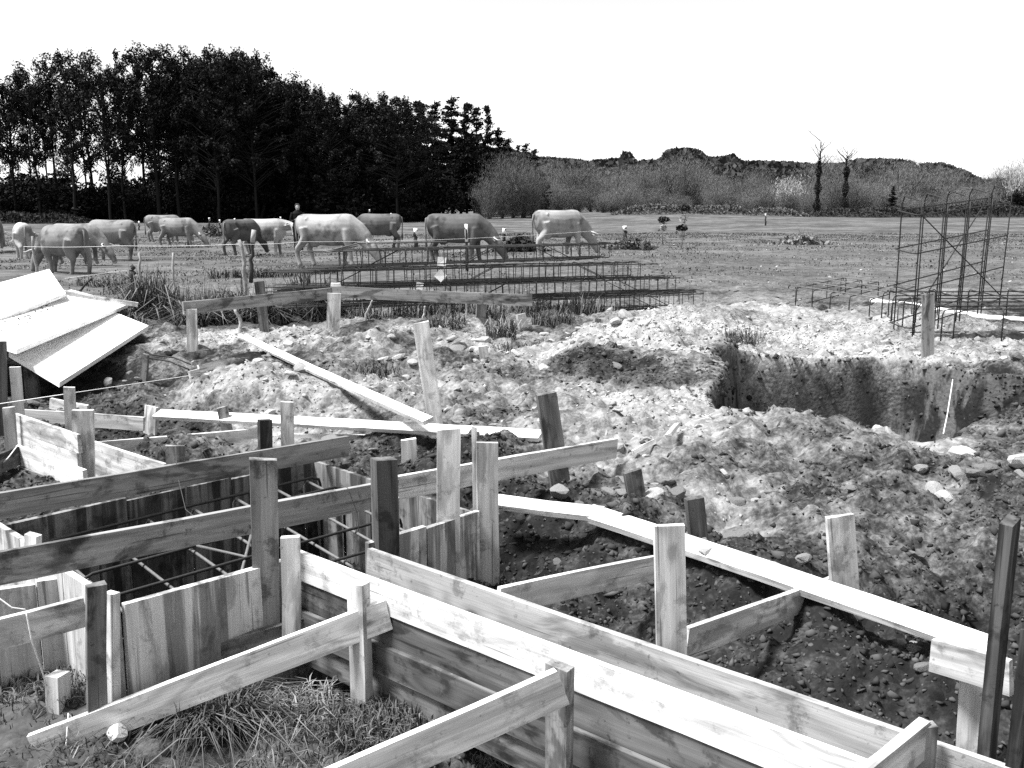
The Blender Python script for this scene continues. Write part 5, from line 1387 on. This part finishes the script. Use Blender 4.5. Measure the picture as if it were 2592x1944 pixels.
struct(link('short_grass', tri_mesh('short_grass', V, T, {'shade': np.repeat(rng.random(len(x)), 5)}), M_GRASS), 'stuff')['label'] = 'short trampled grass around the near braces'
k = rng.random(len(x)) < .10
x2, y2, z2 = x[k] + .01, y[k], z[k]
V, T = blades_np(x2, y2, z2, rng.uniform(.03, .07, len(x2)), rng.uniform(.0015, .003, len(x2)), 1.6, rng)
struct(link('dry_grass', tri_mesh('dry_grass', V, T, {'shade': np.repeat(rng.random(len(x2)), 5)}), M_STRAW), 'stuff')['label'] = 'dry straw blades lying among the short grass'
# pasture grass further off
x, y, z, pa, gr = scatter(170000, rng, 11.5, 62, .6)
cl = fbm(x, y, 1.6, 4, 420) + .5
keep = (rng.random(len(x)) < np.clip(gr * 1.4 - .45, 0, 1) * np.clip(cl * 2 - .55, .05, 1))
x, y, z, cl = x[keep], y[keep], z[keep], cl[keep]
h = rng.uniform(.02, .06, len(x)) * (.4 + cl) * (1 + .010 * y)
V, T = blades_np(x, y, z - .01, h, rng.uniform(.005, .012, len(x)) * (1 + .03 * y), 1.5, rng)
struct(link('pasture_grass', tri_mesh('pasture_grass', V, T, {'shade': np.repeat(rng.random(len(x)), 5)}), M_GRASS), 'stuff')['label'] = 'uneven pasture grass under the cows'
# tufts and weeds (each a plant)
def tuft(name, label, cat, u, v, zz, n, hgt, rad, mats, group=None, lean=.7, wd=(.002, .004)):
    p = pz(u, v, zz); p.z = H(p.x, p.y) - .01
    q = np.random.default_rng(int(u * 7 + v)); ang = q.uniform(0, 6.28, n); rr = rad * np.sqrt(q.random(n))
    x = np.cos(ang) * rr; y = np.sin(ang) * rr; hh = hgt * q.uniform(.45, 1.1, n)
    V, T = blades_np(x, y, np.zeros(n), hh, q.uniform(wd[0], wd[1], n), lean, q)
    o = link(name, tri_mesh(name, V, T, {'shade': np.repeat(q.random(n), 5)}), mats); o.location = p
    tag(o, label, cat, group); return o
M_TUFT = simple('dark_tuft_grass', .075, 3, .3, .7, 0, .2, 0, 'shade', .8)
tuft('grass_tuft', 'dark long-bladed grass tuft against the near brace', 'grass tuft', 535, 1825, -.3, 1500, .20, .15, M_TUFT, 'grass tufts', 1.15, (.0018, .0042))
tuft('grass_tuft', 'spiky grass tuft in the lower middle beside the trench', 'grass tuft', 960, 1870, -.3, 1100, .10, .18, M_GRASS, 'grass tufts', .6)
tuft('grass_tuft', 'grass tuft under the right brace at the bottom edge', 'grass tuft', 1250, 1935, -.36, 700, .10, .14, M_GRASS, 'grass tufts', .7)
tuft('grass_tuft', 'grass clump on the ledge in front of the streaked panel', 'grass tuft', 560, 1650, -.2, 700, .08, .15, M_GRASS, 'grass tufts', .7)
tuft('grass_tuft', 'flattened pale grass left of the spiky tuft', 'grass tuft', 760, 1790, -.28, 300, .10, .14, M_STRAW, 'grass tufts', 1.7)
tuft('grass_tuft', 'small weed tuft behind the pale rocks at lower left', 'grass tuft', 220, 1745, -.25, 500, .06, .18, M_GRASS, 'grass tufts', .7)
for i, (u, v, zz, n, h_, rd, m_, lab) in enumerate((
    (1130, 850, .24, 260, .24, .22, M_WEED, 'weed clump hanging on the rubble left of the leaning stake'),
    (1270, 875, .18, 160, .30, .16, M_STRAW, 'pale dry grass clump behind the small pale peg'),
    (1245, 815, .15, 260, .28, .2, M_WEED, 'weed clump at the right post of the rail'),
    (1400, 825, .16, 300, .26, .28, M_WEED, 'dark weed clump in front of the steel stack'),
    (1880, 862, .18, 260, .26, .22, M_WEED, 'dark weed tuft on the pale mound left of the pit'),
    (950, 945, .17, 200, .2, .2, M_WEED, 'dark weed tuft in the middle of the rubble'),
    (1330, 900, .16, 180, .15, .3, M_WEED, 'low weeds by the small pale peg'),
    (560, 770, .04, 260, .3, .3, M_WEED, 'weeds just left of the tall birch stick'))):
    tuft('weed_clump', lab, 'weed', u, v, zz, n, h_, rd, m_, 'weed clumps on the rubble', .8, (.004, .008))
gwd = 'tall weeds along the fence'
for i in range(34):
    u = 300 + 16.5 * i + R.uniform(-9, 9); v = R.uniform(790, 832) - (12 if u > 560 else 0)
    tuft('tall_weed', 'tall dark weeds growing along the fence behind the rail', 'weed', u, v, .04, 150, R.uniform(.35, .75) * (1.25 if 340 < u < 420 or 770 < u < 830 else .8), R.uniform(.12, .28), M_WEED, gwd, .95, (.006, .014))
for i in range(16):
    u = 850 + 45 * i + R.uniform(-12, 12)
    tuft('tall_weed', 'dark weeds growing up through the foot of the steel stack', 'weed', u, R.uniform(806, 836) - (u - 850) * .05, .06, 130, R.uniform(.2, .42), R.uniform(.15, .35), M_WEED, 'weeds under the steel stack', .7, (.005, .010))
for i, u in enumerate((395, 470, 620, 700, 520, 360)):
    o = tuft('tall_weed', 'dry weed stalk rising above the fence weeds', 'weed', u, 800, .04, 26, R.uniform(.8, 1.1), .06, M_STRAW, 'dry weed stalks', .22, (.003, .005))
for i, (u, v) in enumerate(((640, 700), (700, 698), (580, 700), (800, 690), (330, 735), (260, 720))):
    tuft('field_tuft', 'rank grass tuft in the pasture below the cows', 'grass tuft', u, v, .02, 220, .28, .5, M_WEED, 'rank tufts in the pasture', .8, (.008, .016))
# cabbage stalks in the field
def kale(u, vb, vt, d, label):
    b = pd(u, vb, d); t = pd(u - 3, vt, d); h = t.z - b.z
    e = empty('cabbage_stalk', tuple(b), label, 'plant', 'cabbage stalks in the field')
    M = Matrix.Translation(b)
    link('stem', tube_mesh([(0, 0, -.1), (R.uniform(-.03, .03), 0, h * .5), (0, 0, h * .95)], .025, 6, r2=.02), M_BARK, e, M)
    q = np.random.default_rng(int(u)); n = 260
    p = q.normal(size=(n, 3)); p /= np.linalg.norm(p, axis=1)[:, None]; C = p * np.array([.24, .24, .12]) * q.random((n, 1)) ** .8 + np.array([0, 0, h * .92])
    k = cards(C, .06, q, 0, None, .6); link('leaves', tri_mesh('leaves', k[0], k[1], {'shade': k[2]}), M_IVY, e, M)
    C = q.normal(size=(26, 3)) * np.array([.10, .10, .10]) + np.array([R.uniform(-.05, .05), 0, h * .62]); k = cards(C, .07, q, 0, None, .8)
    link('pale_leaves', tri_mesh('pale_leaves', k[0], k[1], {'shade': k[2]}), M_BLOS, e, M)
kale(1677, 612, 550, 39, 'left cabbage stalk with dark leafy head in the field')
kale(1725, 628, 572, 37, 'lower right cabbage stalk with pale drooping leaves')
kale(1731, 602, 520, 41, 'tallest cabbage stalk, behind the lower right one')
# brush heap between two cows
def brush(u, vb, d, w_, h_, label, mat, name='brush_heap'):
    b = pd(u, vb, d); b.z = H(b.x, d)
    q = np.random.default_rng(int(u)); n = 900
    x = q.normal(0, w_ * .4, n); y = q.normal(0, .5, n); z = h_ * np.exp(-(x / w_) ** 2 * 2.2) * q.random(n)
    k1 = cards(np.stack([x, y, z], 1), .10, q, 0, None, .5); k2 = twigs(np.stack([x, y, z], 1)[:260], q.normal(size=(260, 3)) + np.array([0, 0, .5]), q.uniform(.2, .5, 260), .012, q)
    m = join([k1, k2]); o = link(name, tri_mesh(name, m[0], m[1], {'shade': m[2]}), mat); o.location = b; tag(o, label, 'brush heap', 'brush heaps in the field')
brush(1318, 612, 36, .9, .55, 'dark brush heap between the two right cows', M_IVY)
brush(2030, 606, 42, 1.2, .35, 'pale stubble heap in the far right field', M_STRAW)
brush(1600, 640, 36, 1.0, .35, 'low weedy hump left of the cabbage stalks', M_WEED)
brush(540, 588, 60, 2.2, .7, 'grassy hump in the far left field', M_GRASS)
# mud on the middle panel and on the plank
rngm = np.random.default_rng(77)
def mud(label, u, v, plane, nn, su, sv, slant=0.0):
    P = []
    for _ in range(nn):
        a = rngm.normal(0, su); r_ = ray(u + a, v + slant * a + rngm.normal(0, sv)); P.append(Vector((0, 0, CAMZ)) + r_ * ((plane[0] - Vector((0, 0, CAMZ))).dot(plane[1]) / r_.dot(plane[1])))
    V, T = stones_np(np.array([p.x for p in P]), np.array([p.y for p in P]), np.array([p.z for p in P]), rngm.uniform(.004, .018, nn), rngm, .7)
    o = link('mud_crumbs', tri_mesh('mud_crumbs', V, T, {'shade': np.repeat(rngm.random(nn), 12)}), M_CLOD); o['kind'] = 'stuff'; o['label'] = label
mud('mud crumbs scattered on the middle white panel', 75, 800, SHEET2, 90, 34, 9, -.38)
_pa, _pb = pz(1503, 1283, .095), pz(2545, 1628, .0); _pn = (_pb - _pa).cross(Vector((.62, .70, .28))).normalized()
mud('soil crumbs dropped on the long flat plank', 1960, 1438, (_pa, _pn), 60, 45, 5, .36)
# clods sticking out of the cut pit wall
px_ = np.array(PIT); x = rng.uniform(px_[:, 0].min(), px_[:, 0].max(), 16000); y = rng.uniform(px_[:, 1].min(), px_[:, 1].max() + .3, 16000)
d_ = sdf_poly(x, y, PIT); keep = (d_ < .12) & (d_ > -.55) & (rng.random(len(x)) < .5); x, y = x[keep], y[keep]
z = terrain(x, y)[0]; r = np.minimum(rng.gamma(1.4, .008, len(x)) + .006, .036)
V, T = shards_np(x, y, z - r * .3, r, rng, .9)
struct(link('pit_clods', tri_mesh('pit_clods', V, T, {'shade': np.repeat(rng.random(len(x)), 6)}), M_CLOD), 'stuff')['label'] = 'crumbling dark clods on the cut wall of the pit'
